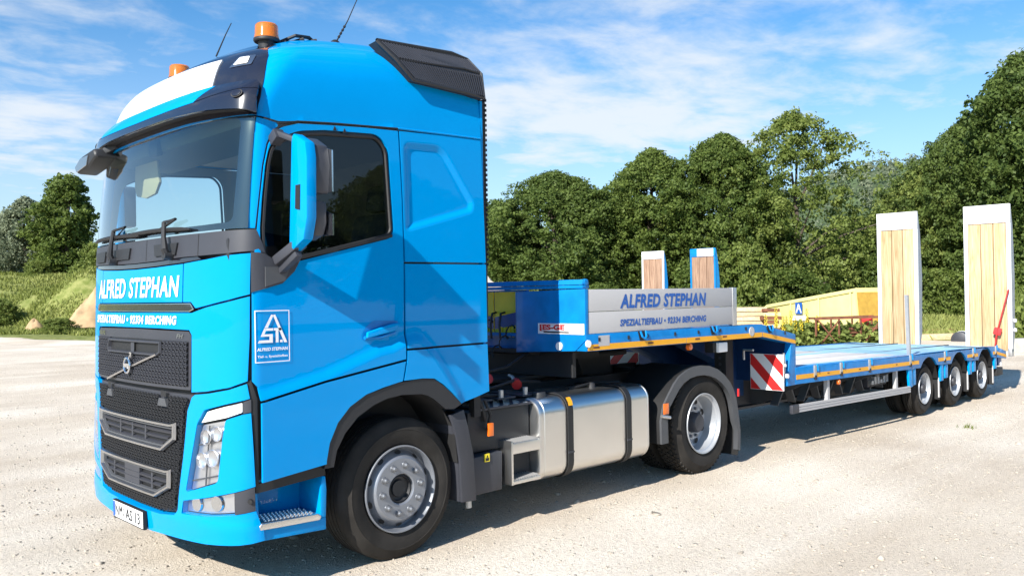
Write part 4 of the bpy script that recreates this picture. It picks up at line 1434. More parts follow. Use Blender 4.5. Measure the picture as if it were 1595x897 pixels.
# mirror mount and mirror, both sides
for sg in (1, -1):
    Y = lambda y: y if sg == 1 else 2.5-y
    mb_ = SP([(-1.128, 2.112), (-1.055, 2.106), (-.99, 2.068), (-.844, 2.085), (-.794, 2.082), (-.846, 1.993), (-.931, 1.917), (-1.132, 1.862)], sg)
    mm = panel('mirror_mount', mb_, M['dgrey'], truck, gap=.003, step=.06, rim=.02, off=.012)
    panel('mount_cover', SP([(-1.05, 2.02), (-.88, 2.02), (-.92, 1.935), (-1.05, 1.90)], sg), M['grey'], mm, gap=0, step=.06, rim=.01, off=.020)
    mi = MB()
    X0 = -.935
    out = [(-.128, 2.122), (-.160, 2.106), (-.355, 2.172), (-.412, 2.30), (-.422, 2.655), (-.398, 2.748), (-.222, 2.815), (-.188, 2.79)]
    nar = lambda y: -.128+(y+.128)*.74
    cover = [(Y(nar(y)), z) for y, z in out]
    mi.prism(cover, 'x', X0-.02, X0+.05)
    mirror = mi.build('mirror', BL, truck, bevel=.014, seg=2, recalc=True)
    hold = MB()
    hold.prism([(Y(nar(y)), z) for y, z in ((-.245, 2.36), (-.315, 2.35), (-.325, 2.50), (-.255, 2.50))], 'x', X0-.024, X0-.0195)
    hold.build('mirror_slot', M['trim'], mirror)
    hs2 = MB()
    hs2.prism([(Y(nar(y)), z) for y, z in ((-.19, 2.455), (-.385, 2.45), (-.412, 2.62), (-.385, 2.735), (-.225, 2.80), (-.19, 2.78))], 'x', X0+.05, X0+.150)
    hs2.build('mirror_housing', M['dgrey'], mirror, bevel=.03, seg=3, recalc=True)
    hs3 = MB()
    hs3.prism([(Y(nar(y)), z) for y, z in ((-.20, 2.17), (-.345, 2.20), (-.385, 2.27), (-.385, 2.405), (-.19, 2.40))], 'x', X0+.05, X0+.135)
    hs3.build('mirror_housing', M['dgrey'], mirror, bevel=.025, seg=3, recalc=True)
    for zz in ((2.46, 2.76), (2.20, 2.375)):
        MB().prism([(Y(-.21), zz[0]), (Y(-.36), zz[0]), (Y(-.36), zz[1]-.05), (Y(-.22), zz[1])], 'x', X0+.142, X0+.152).build('mirror_glass', M['chrome'], mirror)
    ar = MB()
    ar.beam((-.955, Y(.0), 2.055), (X0+.03, Y(-.19), 2.16), .085, .06)
    ar.beam((-.94, Y(.012), 2.00), (X0+.02, Y(-.17), 2.11), .05, .07)
    ar.build('mirror_arm', M['dgrey'], mirror, bevel=.012)
    ar = MB()
    ar.beam((-.965, Y(.012), 2.79), (-.965, Y(-.06), 2.835), .07, .07)
    ar.beam((-.965, Y(-.03), 2.838), (X0+.01, Y(-.19), 2.775), .05, .035)
    ar.build('mirror_arm', M['dgrey'], mirror, bevel=.012)
# front kerb mirror hanging from the far upper corner
km = MB()
km.prism([(2.36, 2.815), (2.10, 2.850), (1.95, 2.905), (1.98, 2.975), (2.26, 2.945), (2.40, 2.875)], 'x', -1.36, -1.20)
kmo = km.build('kerb_mirror', M['black'], truck, bevel=.03, seg=3, recalc=True)
MB().beam((-1.27, 2.00, 2.955), (-1.20, 1.92, 3.00), .06, .05).build('mirror_arm', M['black'], kmo, bevel=.01)
MB().prism([(2.34, 2.830), (2.12, 2.862), (2.08, 2.93), (2.25, 2.925), (2.37, 2.87)], 'x', -1.368, -1.362).build('mirror_glass', M['satin'], kmo)

# entry step
for sg in (1, -1):
    Y = lambda y: y if sg == 1 else 2.5-y
    st = MB()
    st.prism([(-1.062, .362), (-.632, .345), (-.632, .425), (-1.085, .435)], 'y', Y(.012), Y(.36))
    st.prism([(-.672, .424), (-.632, .424), (-.625, .60), (-.632, .685), (-.655, .690), (-.672, .62)], 'y', Y(.012), Y(.36))
    st.prism([(-1.10, .42), (-.66, .42), (-.645, .75), (-1.10, .70)], 'y', Y(.27), Y(.36))
    st.prism([(-1.10, .43), (-1.075, .43), (-1.095, .68), (-1.115, .68)], 'y', Y(.04), Y(.36))
    stp = st.build('entry_step', BL, truck, bevel=.008, recalc=True)
    tr = MB()
    tr.prism([(-1.098, .432), (-.690, .418), (-.676, .430), (-.680, .450), (-.70, .462), (-1.085, .478), (-1.104, .46)], 'y', Y(-.006), Y(.24))
    tro = tr.build('step_tread', M['alu'], stp, bevel=.012, seg=3, recalc=True)
    if sg == 1:
        kn = MB()
        for i in range(13):
            for j in range(5):
                x = -1.05+i*.027+(.013 if j % 2 else 0)
                kn.cyl((x, .03+j*.04, .471-(x+1.085)*.040), (x, .03+j*.04, .485-(x+1.085)*.040), .011, .006, 8)
        kn.build('tread_studs', M['alu'], stp)

# --- cab interior
MB().box((-1.04, .10, 1.15), (.74, 2.40, 1.22)).build('cab_floor', M['black'], truck)
MB().box((.70, .06, 1.2), (.765, 2.44, 3.0)).build('cab_rear_wall', M['cream'], truck)
hlb = MB()
hlb.box((-1.02, .10, 2.985), (.72, 2.40, 3.01))
hlb.build('headliner', M['lining'], truck)
MB().prism([(-1.10, 2.890), (-.62, 2.885), (-.62, 2.984), (-1.12, 2.984)], 'y', .12, 2.38).build('overhead_shelf', M['shelf'], truck, bevel=.01, recalc=True)
for sg in (1, -1):
    Y = lambda y: y if sg == 1 else 2.5-y
    lin = SP([(-1.15, 1.25), (-1.155, 2.25), (-1.085, 2.75), (-1.0, 2.97), (.72, 2.98), (.74, 1.25)], sg)
    panel('inner_lining', lin, M['lining'], truck, holes=[SP(offset_poly(glass_xz, -.004), sg)], gap=0, step=.12, rim=-.0, off=-.055)
db = MB()
db.prism([(-1.20, 1.25), (-1.22, 2.20), (-1.05, 2.24), (-.72, 2.18), (-.62, 2.0), (-.70, 1.6), (-.9, 1.25)], 'y', .12, 2.38)
dash = db.build('dashboard', M['black'], truck, bevel=.02, recalc=True)
sw = MB()
swc = Vector((-.60, .72, 2.12))
ax_ = Vector((-.55, 0, .83)).normalized()
u_ = Vector((0, 1, 0))
w_ = ax_.cross(u_)
sw.tube([swc+(u_*math.cos(t)+w_*math.sin(t))*.225 for t in np.linspace(0, 2*math.pi, 33)], .017, 8, caps=False)
for t in (0, math.pi*.5*3, math.pi):
    sw.tube([swc-ax_*.03, swc+(u_*math.cos(t)+w_*math.sin(t))*.22], .016, 6)
sw.cyl(swc-ax_*.05, swc-ax_*.015, .08, .07, 18)
sw.cyl(swc-ax_*.3, swc-ax_*.04, .04, .04, 10)
sw.build('steering_wheel', M['grey'], truck)
for y in (.72, 1.80):
    se = MB()
    se.box((-.30, y-.25, 1.62), (.22, y+.25, 1.80))
    se.box((-.16, y-.20, 1.2), (.10, y+.20, 1.62))
    seat = se.build('seat', M['seat'], truck, bevel=.05, seg=3)
    bk = MB()
    bk.prism([(.10, 1.76), (.28, 1.76), (.40, 2.45), (.24, 2.47)], 'y', y-.24, y+.24)
    bk.build('backrest', M['seat'], seat, bevel=.06, seg=3, recalc=True)
    bk = MB()
    bk.prism([(.27, 2.49), (.39, 2.48), (.42, 2.68), (.31, 2.70)], 'y', y-.14, y+.14)
    bk.build('headrest', M['seat'], seat, bevel=.05, seg=3, recalc=True)
vz = MB()
vz.prism([(1.72, 2.72), (1.80, 2.64), (1.98, 2.62), (2.16, 2.65), (2.20, 2.72), (2.18, 2.90), (1.76, 2.90)], 'x', -.98, -.955)
vz.build('inner_sun_visor', M['visor'], truck, bevel=.010, recalc=True)
vz = MB()
vz.prism([(-1.08, 2.955), (-1.06, 2.965), (-.86, 2.93), (-.88, 2.915)], 'y', .25, 1.0)
vz.build('inner_sun_visor', M['lining'], truck, bevel=.006, recalc=True)
MB().box((-1.14, 1.36, 2.86), (-1.09, 1.52, 2.985)).build('roof_console', M['black'], truck, bevel=.02)

# --- roof: beacons, aerials, rear air deflectors
for yb in (.55, 1.95):
    zb = 3.525 if yb < 1 else 3.525
    be = MB()
    be.lathe([(0, 0), (.082, .0), (.088, .008), (.088, .022), (.080, .026)], (-.71, yb, zb+.045), 'z', 36)
    be.cyl((-.71, yb, zb-.03), (-.71, yb, zb+.045), .05, .06, 18)
    be.box((-.74, yb-.05, zb-.03), (-.55, yb+.05, zb+.005))
    beo = be.build('beacon', M['black'], truck)
    dm = MB()
    dm.lathe([(.084, .0), (.084, .012), (.081, .02), (.077, .088), (.069, .098), (0, .101)], (-.71, yb, zb+.070), 'z', 40)
    dm.build('amber_dome', M['amber'], beo)
    inn = MB()
    inn.lathe([(.045, .0), (.045, .055), (.03, .065), (0, .065)], (-.71, yb, zb+.075), 'z', 16)
    for k in range(3):
        inn.lathe([(.077-.0016*k*4, .0), (.080-.0016*k*4, .004), (.077-.0016*k*4, .008)], (-.71, yb, zb+.088+k*.028), 'z', 32)
    inn.build('lamp_core', M['orange'], beo)
cbm = MB()
cbm.tube([(-.66, .55, 3.56), (-.60, .50, 3.585), (-.52, .56, 3.61), (-.47, .48, 3.625), (-.42, .55, 3.63), (-.36, .49, 3.64), (-.33, .55, 3.64), (-.40, .52, 3.66), (-.52, .50, 3.645), (-.60, .56, 3.60)], .013, 6)
cbm.build('beacon_cable', M['trim'], truck)
an = MB()
an.lathe([(.062, -.02), (.055, .02), (.03, .05), (.012, .062), (0, .064)], (-.12, .62, 3.66), 'z', 20)
ano = an.build('antenna', M['trim'], truck)
rod = MB()
rod.tube([(-.115, .62, 3.70), (-.02, .60, 3.88), (.10, .58, 4.15)], [.006, .004, .003], 6)
for t in np.linspace(.25, .7, 4):
    a = Vector((-.115, .62, 3.70)).lerp(Vector((-.02, .60, 3.88)), t)
    rod.cyl(a, a+Vector((.006, 0, .012)), .010, .010, 8)
rod.build('antenna_rod', M['trim'], ano)
rod = MB()
rod.tube([(-.80, 1.12, 3.58), (-.73, 1.11, 3.75), (-.69, 1.10, 3.84)], [.006, .004, .003], 6)
rod.build('antenna', M['trim'], truck)

# rear deflectors: two ribbed facets
for sg in (1, -1):
    Y = lambda y: y if sg == 1 else 2.5-y
    top = [(-.13, .115, 3.598), (.58, .150, 3.648), (.735, .150, 3.628)]
    mid = [(-.02, .045, 3.475), (.60, .030, 3.512), (.765, .030, 3.500)]
    lowr = [(.105, .018, 3.345), (.62, .008, 3.328), (.775, .010, 3.312)]
    d = MB()
    rows_ = []
    for t in np.linspace(0, 1, 2):
        pass
    loop_o = [Vector((p[0], Y(p[1]-.028), p[2])) for p in (top[0], top[1], top[2], mid[2], lowr[2], lowr[1], lowr[0], mid[0])]
    # facets
    T0, T1, T2, M2, L2, L1, L0, M0 = loop_o
    M1 = Vector((mid[1][0], Y(mid[1][1]-.028), mid[1][2]))
    d.add([T0, T1, T2, M2, M1, M0, L0, L1, L2], [(0, 1, 4, 5), (1, 2, 3, 4), (5, 4, 7, 6), (4, 3, 8, 7)])
    inb = Vector((0, (.10 if sg == 1 else -.10), -.01))
    d.add([T0, T1, T2, M2, L2, L1, L0, M0]+[q+inb for q in (T0, T1, T2, M2, L2, L1, L0, M0)], [(i, (i+1) % 8, 8+(i+1) % 8, 8+i) for i in range(8)])
    do = d.build('air_deflector', M['black'], truck, recalc=True, angle=20)
    rim = MB()
    rim.tube(loop_o+[loop_o[0]], .016, 6, caps=False)
    rim.tube([M0, M1, M2], .008, 6)
    rim.build('deflector_frame', M['black'], do)
    outv = Vector((0, -.012*sg, .003))
    for (A0, A1, B0, B1, n) in ((T0, T2, M0, M2, 34), (M0, M2, L0, L2, 34)):
        rb_ = MB()
        for k in range(1, n):
            t = k/n
            a, b = A0.lerp(A1, t), B0.lerp(B1, t)
            a2, b2 = a.lerp(b, .07), a.lerp(b, .93)
            # lean of the louvres
            b2 = b2+Vector((.012, 0, 0))
            rb_.beam(a2+outv*.6, b2+outv*.6, .010, .016, (0, 1, 0))
        rb_.build('louvre', M['dgrey'], do)
# ribbed intake trunk down the rear edge
it = MB()
it.box((.775, .03, 1.6), (.83, .24, 3.30))
ito = it.build('air_intake', M['under'], truck)
for k in range(34):
    z = 2.05+k*.038
    r_ = MB().box((.825, .020, z), (.836, .24, z+.020))
    if k == 0:
        rib0 = r_.build('intake_rib', M['under'], ito)
    else:
        c = rib0.copy()
        COL.objects.link(c)
        c.location = (0, 0, k*.038)
# cab back sheet
MB().box((.768, .02, 1.10), (.79, 2.48, 3.30)).build('cab_back', BL, truck)
MB().box((-1.0, .40, .80), (.75, 2.10, 1.12)).build('cab_underside', M['under'], truck)

# --- chassis
for y in (.82, 1.60):
    MB().prism([(.3, .74), (4.75, .74), (4.75, .98), (.3, 1.02)], 'y', y, y+.08).build('frame_rail', M['under'], truck)
for x in (1.2, 2.4, 3.3, 4.3, 4.7):
    MB().box((x, .90, .78), (x+.10, 1.60, .96)).build('cross_member', M['under'], truck)
MB().cyl((3.8055, .35, .50), (3.8055, 2.15, .50), .09, n=16).build('rear_axle', M['under'], truck)
MB().lathe([(0, -.2), (.14, -.2), (.22, -.08), (.22, .08), (.14, .2), (0, .2)], (3.8055, 1.25, .50), 'y', 24).build('differential', M['under'], truck)
MB().cyl((0, .35, .42), (0, 2.15, .42), .07, n=12).build('front_axle', M['under'], truck)
# mudguard behind the front wheel
for sg in (1, -1):
    Y = lambda y: y if sg == 1 else 2.5-y
    mg = MB()
    mg.prism([(.425, .955), (.555, .985), (.60, .84), (.645, .64), (.668, .295), (.525, .305), (.512, .60), (.478, .80)], 'y', Y(.015), Y(.045))
    mg.prism([(.425, .955), (.445, .958), (.497, .80), (.532, .60), (.545, .305), (.525, .305), (.512, .60), (.478, .80)], 'y', Y(.045), Y(.42))
    mg.build('mudguard', M['dgrey'], truck, bevel=.006, recalc=True)
    MB().cyl((.66, Y(.10), .285), (.66, Y(.10), .23), .025, .025, 10).build('exhaust_stub', M['alud'], truck)
# battery and reservoir boxes
bx = MB()
bx.box((.70, .14, .62), (1.37, .72, .935))
bat = bx.build('battery_box', M['black'], truck, bevel=.015)
MB().prism([(.672, .315), (.99, .315), (.995, .615), (.672, .60)], 'y', .07, .70).build('reservoir_cover', M['dgrey'], truck, bevel=.012, recalc=True)
tp = MB()
tp.box((.80, .10, .94), (1.36, .72, .955))
tpo = tp.build('walkway_plate', M['dgrey'], truck)
for i in range(9):
    for j in range(6):
        x, y = .86+i*.055, .14+j*.06
        k = MB().beam((x, y, .957), (x+.03, y+(.02 if (i+j) % 2 else -.02), .957), .010, .006)
        if i == 0 and j == 0: stud = k
        else: stud.add(k.v, k.f)
stud.build('tread_pattern', M['alud'], tpo)
lt = MB()
lt.box((.84, .055, .745), (.895, .075, .845))
lt.build('side_reflector', M['orange'], truck, bevel=.006)
lb = MB().box((.80, .060, .555), (.85, .0685, .615))
lbo = lb.build('warning_label', M['yel'], truck)
polyset([[(.15, .12), (.85, .12), (.85, .5), (.15, .5)], [(.3, .55), (.7, .55), (.5, .9)]], flat((.80, .059, .555), (.05, 0, 0), (0, 0, .06)), M['trim'], 'label_mark', lbo)
MB().box((.735, .10, .90), (.80, .16, 1.08)).build('bracket', M['under'], truck)
MB().tube([(.86, .12, 1.02), (.90, .10, .90), (.88, .11, .80), (.94, .13, .74)], .014, 6).build('air_hose', M['trim'], truck)
MB().tube([(.80, .13, 1.04), (.83, .11, .95), (.86, .12, .86)], .018, 6).build('air_hose', M['trim'], truck)
# aluminium step frame
sf = MB()
for z in (.585, .348):
    sf.box((1.045, .005, z), (1.355, .035, z+.085 if z > .5 else z+.03))
    sf.box((1.045, .035, z+.05 if z > .5 else z), (1.355, .26, z+.07 if z > .5 else z+.02))
sf.box((1.03, .005, .345), (1.052, .26, .685))
sfo = sf.build('side_step', M['alu'], truck, bevel=.004)
for z in (.668, .378):
    sdm = MB()
    for i in range(11):
        sdm.prism([(1.06+i*.026, z), (1.078+i*.026, z), (1.069+i*.026, z+.018)], 'y', .01, .24)
    sdm.build('tread_teeth', M['alud'], sfo)
MB().box((1.05, .14, .35), (1.37, .16, .66)).build('step_backing', M['black'], sfo)

# fuel tank
tk = MB()
def rr_(y0, y1, z0, z1, rad, n=7):
    pts = []
    for cx2, cz2, a0 in ((y0+rad, z0+rad, math.pi), (y1-rad, z0+rad, 1.5*math.pi), (y1-rad, z1-rad, 0), (y0+rad, z1-rad, .5*math.pi)):
        for i in range(n+1):
            t = a0+.5*math.pi*i/n
            pts.append((cx2+rad*math.cos(t), cz2+rad*math.sin(t)))
    return pts
def loft(mb, secs):
    n = len(secs[0][1])
    v = []
    for x, pts in secs:
        v += [(x, p[0], p[1]) for p in pts]
    f = [(i*n+k, i*n+(k+1) % n, (i+1)*n+(k+1) % n, (i+1)*n+k) for i in range(len(secs)-1) for k in range(n)]
    f += [tuple(range(n))[::-1], tuple(range((len(secs)-1)*n, len(secs)*n))]
    return mb.add(v, f)
def sec(g, rad=.13): return rr_(.03+g, .70-g, .300+g, .975-g, max(rad-g, .05))
loft(tk, [(1.378, sec(.035)), (1.388, sec(.012)), (1.402, sec(.003)), (1.420, sec(.0)), (1.426, sec(.006)), (1.436, sec(.006)), (1.442, sec(0)), (2.815, sec(0)), (2.821, sec(.006)), (2.830, sec(.006)), (2.836, sec(0)), (2.850, sec(.003)), (2.864, sec(.012)), (2.874, sec(.035))])
tank = tk.build('fuel_tank', M['alu'], truck, angle=30, recalc=True)
for x in (1.74, 2.535):
    s_ = MB()
    n0 = rr_(.024, .706, .294, .981, .136)
    n1 = rr_(.014, .716, .284, .991, .146)
    k = len(n0)
    v = [(x-.033, *p) for p in n0]+[(x-.033, *p) for p in n1]+[(x+.033, *p) for p in n1]+[(x+.033, *p) for p in n0]
    f = []
    for a in range(3):
        f += [(a*k+i, a*k+(i+1) % k, (a+1)*k+(i+1) % k, (a+1)*k+i) for i in range(k)]
    st_ = s_.add(v, f).build('tank_strap', M['trim'], tank, angle=30, recalc=True)
    MB().box((x-.036, .008, .50), (x+.036, .016, .515)).build('strap_buckle', M['dgrey'], tank)
lab = MB().add([(1.712, .0125, .895), (1.768, .0125, .895), (1.768, .020, .925), (1.712, .020, .925), (1.768, .045, .962), (1.712, .045, .962)], [(0, 1, 2, 3), (3, 2, 4, 5)])
lab.build('warning_label', M['yellow'], tank)
cp = MB()
cp.lathe([(.062, -.02), (.062, .02), (.056, .035), (0, .037)], (1.55, .20, .975), 'z', 22)
cp.build('filler_cap', M['black'], tank)
MB().tube([(2.1, .35, .98), (2.3, .30, 1.01), (2.5, .38, 1.00), (2.8, .33, .99)], .012, 6).build('fuel_line', M['trim'], tank)
MB().lathe([(.035, 0), (.035, .03), (.02, .045), (0, .045)], (2.35, .30, .975), 'z', 12).build('fuel_sender', M['black'], tank)

ft = MB()
loft(ft, [(1.25, rr_(1.80, 2.47, .30, .975, .13)), (2.85, rr_(1.80, 2.47, .30, .975, .13))])
ft.build('fuel_tank', M['alu'], truck, angle=30, recalc=True)
# rear mudguards
for sg in (1, -1):
    Y = lambda y: y if sg == 1 else 2.5-y
    outer = [(3.030, .395), (3.025, .614), (3.075, .76), (3.152, .845), (3.250, .945), (3.343, 1.012), (3.47, 1.062), (3.602, 1.085), (3.74, 1.090), (3.87, 1.076), (4.02, 1.032), (4.146, .966), (4.25, .885), (4.323, .796), (4.37, .70), (4.395, .594), (4.425, .45), (4.440, .34), (4.430, .14)]
    inner_ = []
    for x, z in outer:
        dx, dz = 3.80-x, .52-z
        q = math.hypot(dx, dz)
        if z < .62 and x < 3.5: inner_.append((x+.105, z))
        elif z < .42: inner_.append((x-.055, z+.02))
        else: inner_.append((x+dx/q*.098, z+dz/q*.098))
    fe = MB()
    n = len(outer)
    yy = (.018, .040, .041)
    v = [(x, Y(yy[0]), z) for x, z in inner_]+[(x, Y(yy[0]), z) for x, z in outer]+[(x, Y(yy[2]), z) for x, z in outer]
    fe.add(v, [(i, i+1, n+i+1, n+i) for i in range(n-1)]+[(n+i, n+i+1, 2*n+i+1, 2*n+i) for i in range(n-1)])
    sh = [(x, Y(.042), z) for x, z in outer]+[(x, Y(.64), z) for x, z in outer]
    # inner lip gives the flat band its thickness
    v = [(x, Y(yy[0]), z) for x, z in inner_]+[(x, Y(.07), z) for x, z in inner_]
    fe.add(v, [(i, i+1, n+i+1, n+i) for i in range(n-1)])
    feo = fe.build('rear_mudguard', M['grey'], truck, recalc=True, angle=45)
    MB().add(sh, [(i, i+1, n+i+1, n+i) for i in range(n-1)]).build('mudguard_shell', M['trim'], feo, recalc=True, angle=60)
    MB().box((4.385, Y(.03), .10), (4.40, Y(.62), .42)).build('mud_flap', M['trim'], feo)
    if sg == 1:
        MB().box((3.055, .006, .675), (3.135, .0155, .775)).build('side_reflector', M['orange'], feo, bevel=.004)
        MB().cyl((3.03, .02, .66), (3.13, -.01, .64), .016, n=8).build('bracket', M['alud'], feo)
        MB().box((4.385, .003, .72), (4.405, .016, .80)).build('side_reflector', M['red'], feo)
# fifth wheel, catwalk and couplings
fwz = MB()
fwz.lathe([(0, 0), (.44, 0), (.46, -.02), (.46, -.05), (0, -.05)], (3.35, 1.25, 1.235), 'z', 36)
fwz.prism([(2.90, 1.185), (3.0, 1.0), (3.45, 1.0), (3.42, 1.185)], 'y', .95, 1.55)
fwz.build('fifth_wheel', M['under'], truck)
ct = MB()
ct.box((.92, .80, 1.045), (2.3, 1.70, 1.07))
cto = ct.build('catwalk', M['under'], truck)
MB().box((.90, .62, 1.20), (1.10, 1.9, 1.29)).build('hose_rail', M['alud'], truck)
for (a, b) in (((1.28, .62, 1.10), (1.20, .46, 1.13)), ((1.62, .62, 1.12), (1.50, .42, 1.075))):
    cu_ = MB()
    cu_.tube([a, ((a[0]+b[0])/2, (a[1]+b[1])/2, (a[2]+b[2])/2+.02), b], .016, 8)
    co = cu_.build('coupling', M['alud'], truck)
    d = (Vector(b)-Vector(a)).normalized()
    MB().cyl(Vector(b)-d*.01, Vector(b)+d*.045, .045, .043, 18).build('coupling_cap', M['redcap'], co)
for k, pth in enumerate(([(.80, .42, 1.08), (1.10, .36, 1.06), (1.45, .40, 1.10), (1.9, .52, 1.05)], [(.80, .50, 1.12), (1.05, .46, 1.15), (1.3, .55, 1.10), (1.7, .7, 1.08)],
                         [(.82, .30, 1.00), (1.0, .26, 1.03), (1.25, .30, 1.00), (1.4, .40, .98)], [(.84, .60, 1.20), (1.2, .58, 1.16), (1.6, .62, 1.2), (2.0, .75, 1.30)])):
    MB().tube([Vector(pth[0]).lerp(Vector(pth[1]), t) for t in (0, .5)]+[Vector(q) for q in pth[1:]], .013, 6).build('air_hose', M['trim'], truck)
for x in (.84, 1.10, 1.38):
    MB().box((x, .22, .985), (x+.20, .62, 1.0)).build('cover_plate', M['dgrey'], truck, bevel=.003)
    MB().cyl((x+.05, .24, 1.0), (x+.05, .24, 1.06), .022, n=10).build('bracket_bolt', M['alud'], truck)
for i, (y, z0) in enumerate(((.95, 1.55), (1.25, 1.6), (1.5, 1.5))):
    hz_ = MB()
    pts = []
    for k in range(90):
        t = k/89
        x = .86+1.15*t
        pts.append((x, y+.035*math.cos(k*.9), z0-.38*math.sin(math.pi*t)+.035*math.sin(k*.9)))
    hz_.tube(pts, .007, 5)
    hz_.build('coiled_hose', M['trim'], truck)

# ================================================================== LOW LOADER TRAILER
trailer = thing('low_loader_trailer', (7.5, 1.25, -.05), 'blue low loader semi trailer with yellow edge stripe, grey lettered boards and upright white ramps', 'trailer')
TB, DB = M['tblue'], M['dblue']
YN, YF = -.02, 2.52
tz = lambda x, z: z-.020*max(0.0, x-5.55)
def tbox(mb, a, b):
    """box that follows the slight fall of the low bed"""
    k = len(mb.v)
    mb.box(a, b)
    mb.v[k:] = [(x, y, tz(x, z)) for x, y, z in mb.v[k:]]
    return mb
# gooseneck
for sg in (1, -1):
    Y = lambda y: y if sg == 1 else 2.5-y
    gb = MB()
    gb.prism([(1.915, 1.335), (4.86, 1.325), (5.615, 1.205), (5.615, 1.322), (4.86, 1.462), (1.915, 1.480)], 'y', Y(-.022), Y(.12))
    beam = gb.build('neck_edge_beam', TB, trailer, bevel=.008, recalc=True)
    if sg == 1:
        def stripe(x0, x1, zt0, zt1, zb0, zb1, nm='reflective_tape', m_=M['yellow'], parent=None, y=-.0252):
            return MB().add([(x0, y, zb0), (x1, y, zb1), (x1, y, zt1), (x0, y, zt0), (x0, y+.002, zb0), (x1, y+.002, zb1), (x1, y+.002, zt1), (x0, y+.002, zt0)],
                            [(0, 1, 2, 3), (0, 4, 5, 1), (3, 2, 6, 7), (0, 3, 7, 4), (1, 5, 6, 2)]).build(nm, m_, parent or beam)
        for a, b in ((1.93, 3.40), (3.41, 4.855)):
            z = lambda x: 1.392-.0055*(x-1.93)
            stripe(a, b, z(a), z(b), z(a)-.052, z(b)-.050)
        stripe(4.87, 5.605, 1.374, 1.255, 1.326, 1.214)
        for x in (2.0, 2.78, 3.55, 4.05):
            stripe(x, x+.08, 1.372, 1.372, 1.356, 1.356, 'tape_mark', M['rust'], beam, -.0275)
        for x in (2.07, 2.48, 2.76, 3.20, 3.60, 4.0, 4.5, 4.95, 5.35):
            zt = 1.43 if x < 4.86 else 1.43-.17*(x-4.86)
            MB().box((x, -.030, zt-.016), (x+.022, -.021, zt+.016)).build('bolt', M['trim'], beam)
        for x in (2.69, 3.88, 5.02):
            zt = 1.478 if x < 4.86 else 1.445
            h_ = MB()
            h_.prism([(x-.06, zt), (x+.05, zt), (x+.04, zt-.085), (x-.03, zt-.085)], 'y', -.028, -.0215)
            lr = h_.build('lashing_pocket', M['trim'], beam)
            MB().tube([(x-.03, -.03, zt), (x-.02, -.045, zt-.05), (x+.01, -.047, zt-.07), (x+.04, -.045, zt-.05), (x+.05, -.03, zt)], .010, 6).build('lashing_ring', TB, lr)
        polyset([[(0, 0), (1, 0), (1, 1), (0, 1)]], flat((2.07, -.0262, 1.372), (.15, 0, 0), (0, 0, .092)), M['board'], 'info_sticker', beam)
        MB().cyl((4.63, -.03, 1.393), (4.63, -.022, 1.393), .05, n=20).build('round_sticker', M['board'], beam)
    # side boards
    for i, (z0, z1) in enumerate(((1.483, 1.668), (1.672, 1.862))):
        bd = MB()
        bd.box((1.955, Y(-.016), z0), (4.262, Y(.022), z1))
        b_ = bd.build('side_board', M['board'], trailer, bevel=.004)
        if sg == 1 and i == 1:
            lettering('company_lettering', 'ALFRED STEPHAN', flat((2.385, -.0185, 1.690), (1.385, 0, 0), (0, 0, .128)), M['print'], b_, bold=.04, shear=.18, space=1.08)
        if sg == 1 and i == 0:
            lettering('address_lettering', 'SPEZIALTIEFBAU • 92334 BERCHING', flat((2.38, -.0185, 1.530), (1.385, 0, 0), (0, 0, .064)), M['print'], b_, bold=.04, shear=.18, space=1.08)
    MB().box((4.266, Y(-.022), 1.47), (4.345, Y(.03), 1.866)).build('board_post', M['alud'], trailer, bevel=.006)
# front wall: two flanks with a recessed coupling bay between them
for sg in (1, -1):
    Y = lambda y: y if sg == 1 else 2.5-y
    fwl = MB()
    fwl.prism([(Y(-.020), 1.43), (Y(.10), 1.335), (Y(.815), 1.300), (Y(.815), 1.852), (Y(-.020), 1.868)], 'x', 1.905, 1.950)
    fwl.prism([(1.905, 1.30), (2.32, 1.28), (2.32, 1.85), (1.905, 1.852)], 'y', Y(.80), Y(.818))
    wall = fwl.build('front_wall', TB, trailer, bevel=.006, recalc=True)
    if sg == 1:
        st = MB().box((1.900, -.010, 1.478), (1.904, .530, 1.570))
        s_ = st.build('maker_sticker', M['white'], wall)
        lf = lambda a, b: np.array((1.8975, .495-.30*a, 1.500+.062*b))
        lettering('sticker_letters', 'ES-GE', lambda a, b: np.array((1.8975, .475-.265*a, 1.512+.046*b)), M['red'], s_, bold=.05)
        polyset([[(-.06, -.06), (.25, -.06), (.25, .0), (.02, .0), (.02, 1.06), (1, 1.06), (1, 1.12), (-.06, 1.12)]], lambda a, b: np.array((1.8975, .490-.30*a, 1.505+.05*b)), M['red'], 'sticker_frame', s_)
        polyset([[(0, 0), (1, 0), (1, 1), (0, 1)]], lambda a, b: np.array((1.8975, .46-.30*a, 1.488+.012*b)), M['trim'], 'sticker_underline', s_)
        MB().cyl((1.904, .275, 1.372), (1.890, .275, 1.372), .036, n=20).build('marker_light', M['white'], wall)
        MB().cyl((1.93, -.022, 1.40), (1.93, -.036, 1.40), .032, n=20).build('marker_light', M['white'], wall)
bay = MB().box((2.06, .82, 1.28), (2.09, 1.68, 1.87)).build('coupling_bay', TB, trailer)
for sg in (0, 1):
    Y = lambda y: y if sg == 0 else 2.5-y
    yb_ = MB().box((2.045, Y(.84), 1.45), (2.059, Y(1.24), 1.855))
    yo = yb_.build('warning_board', M['yel'], bay)
    polyset([[(0, .27), (0, .57), (1, .40), (1, .12)]], lambda a, b: np.array((2.0425, Y(.84+.40*a), 1.45+.405*b)), M['dblue'], 'blue_band', yo)
    for k in range(6):
        MB().box((2.030, Y(.86+.055*k), 1.43), (2.043, Y(.885+.055*k), 1.52)).build('comb_tooth', M['yel'], yo)
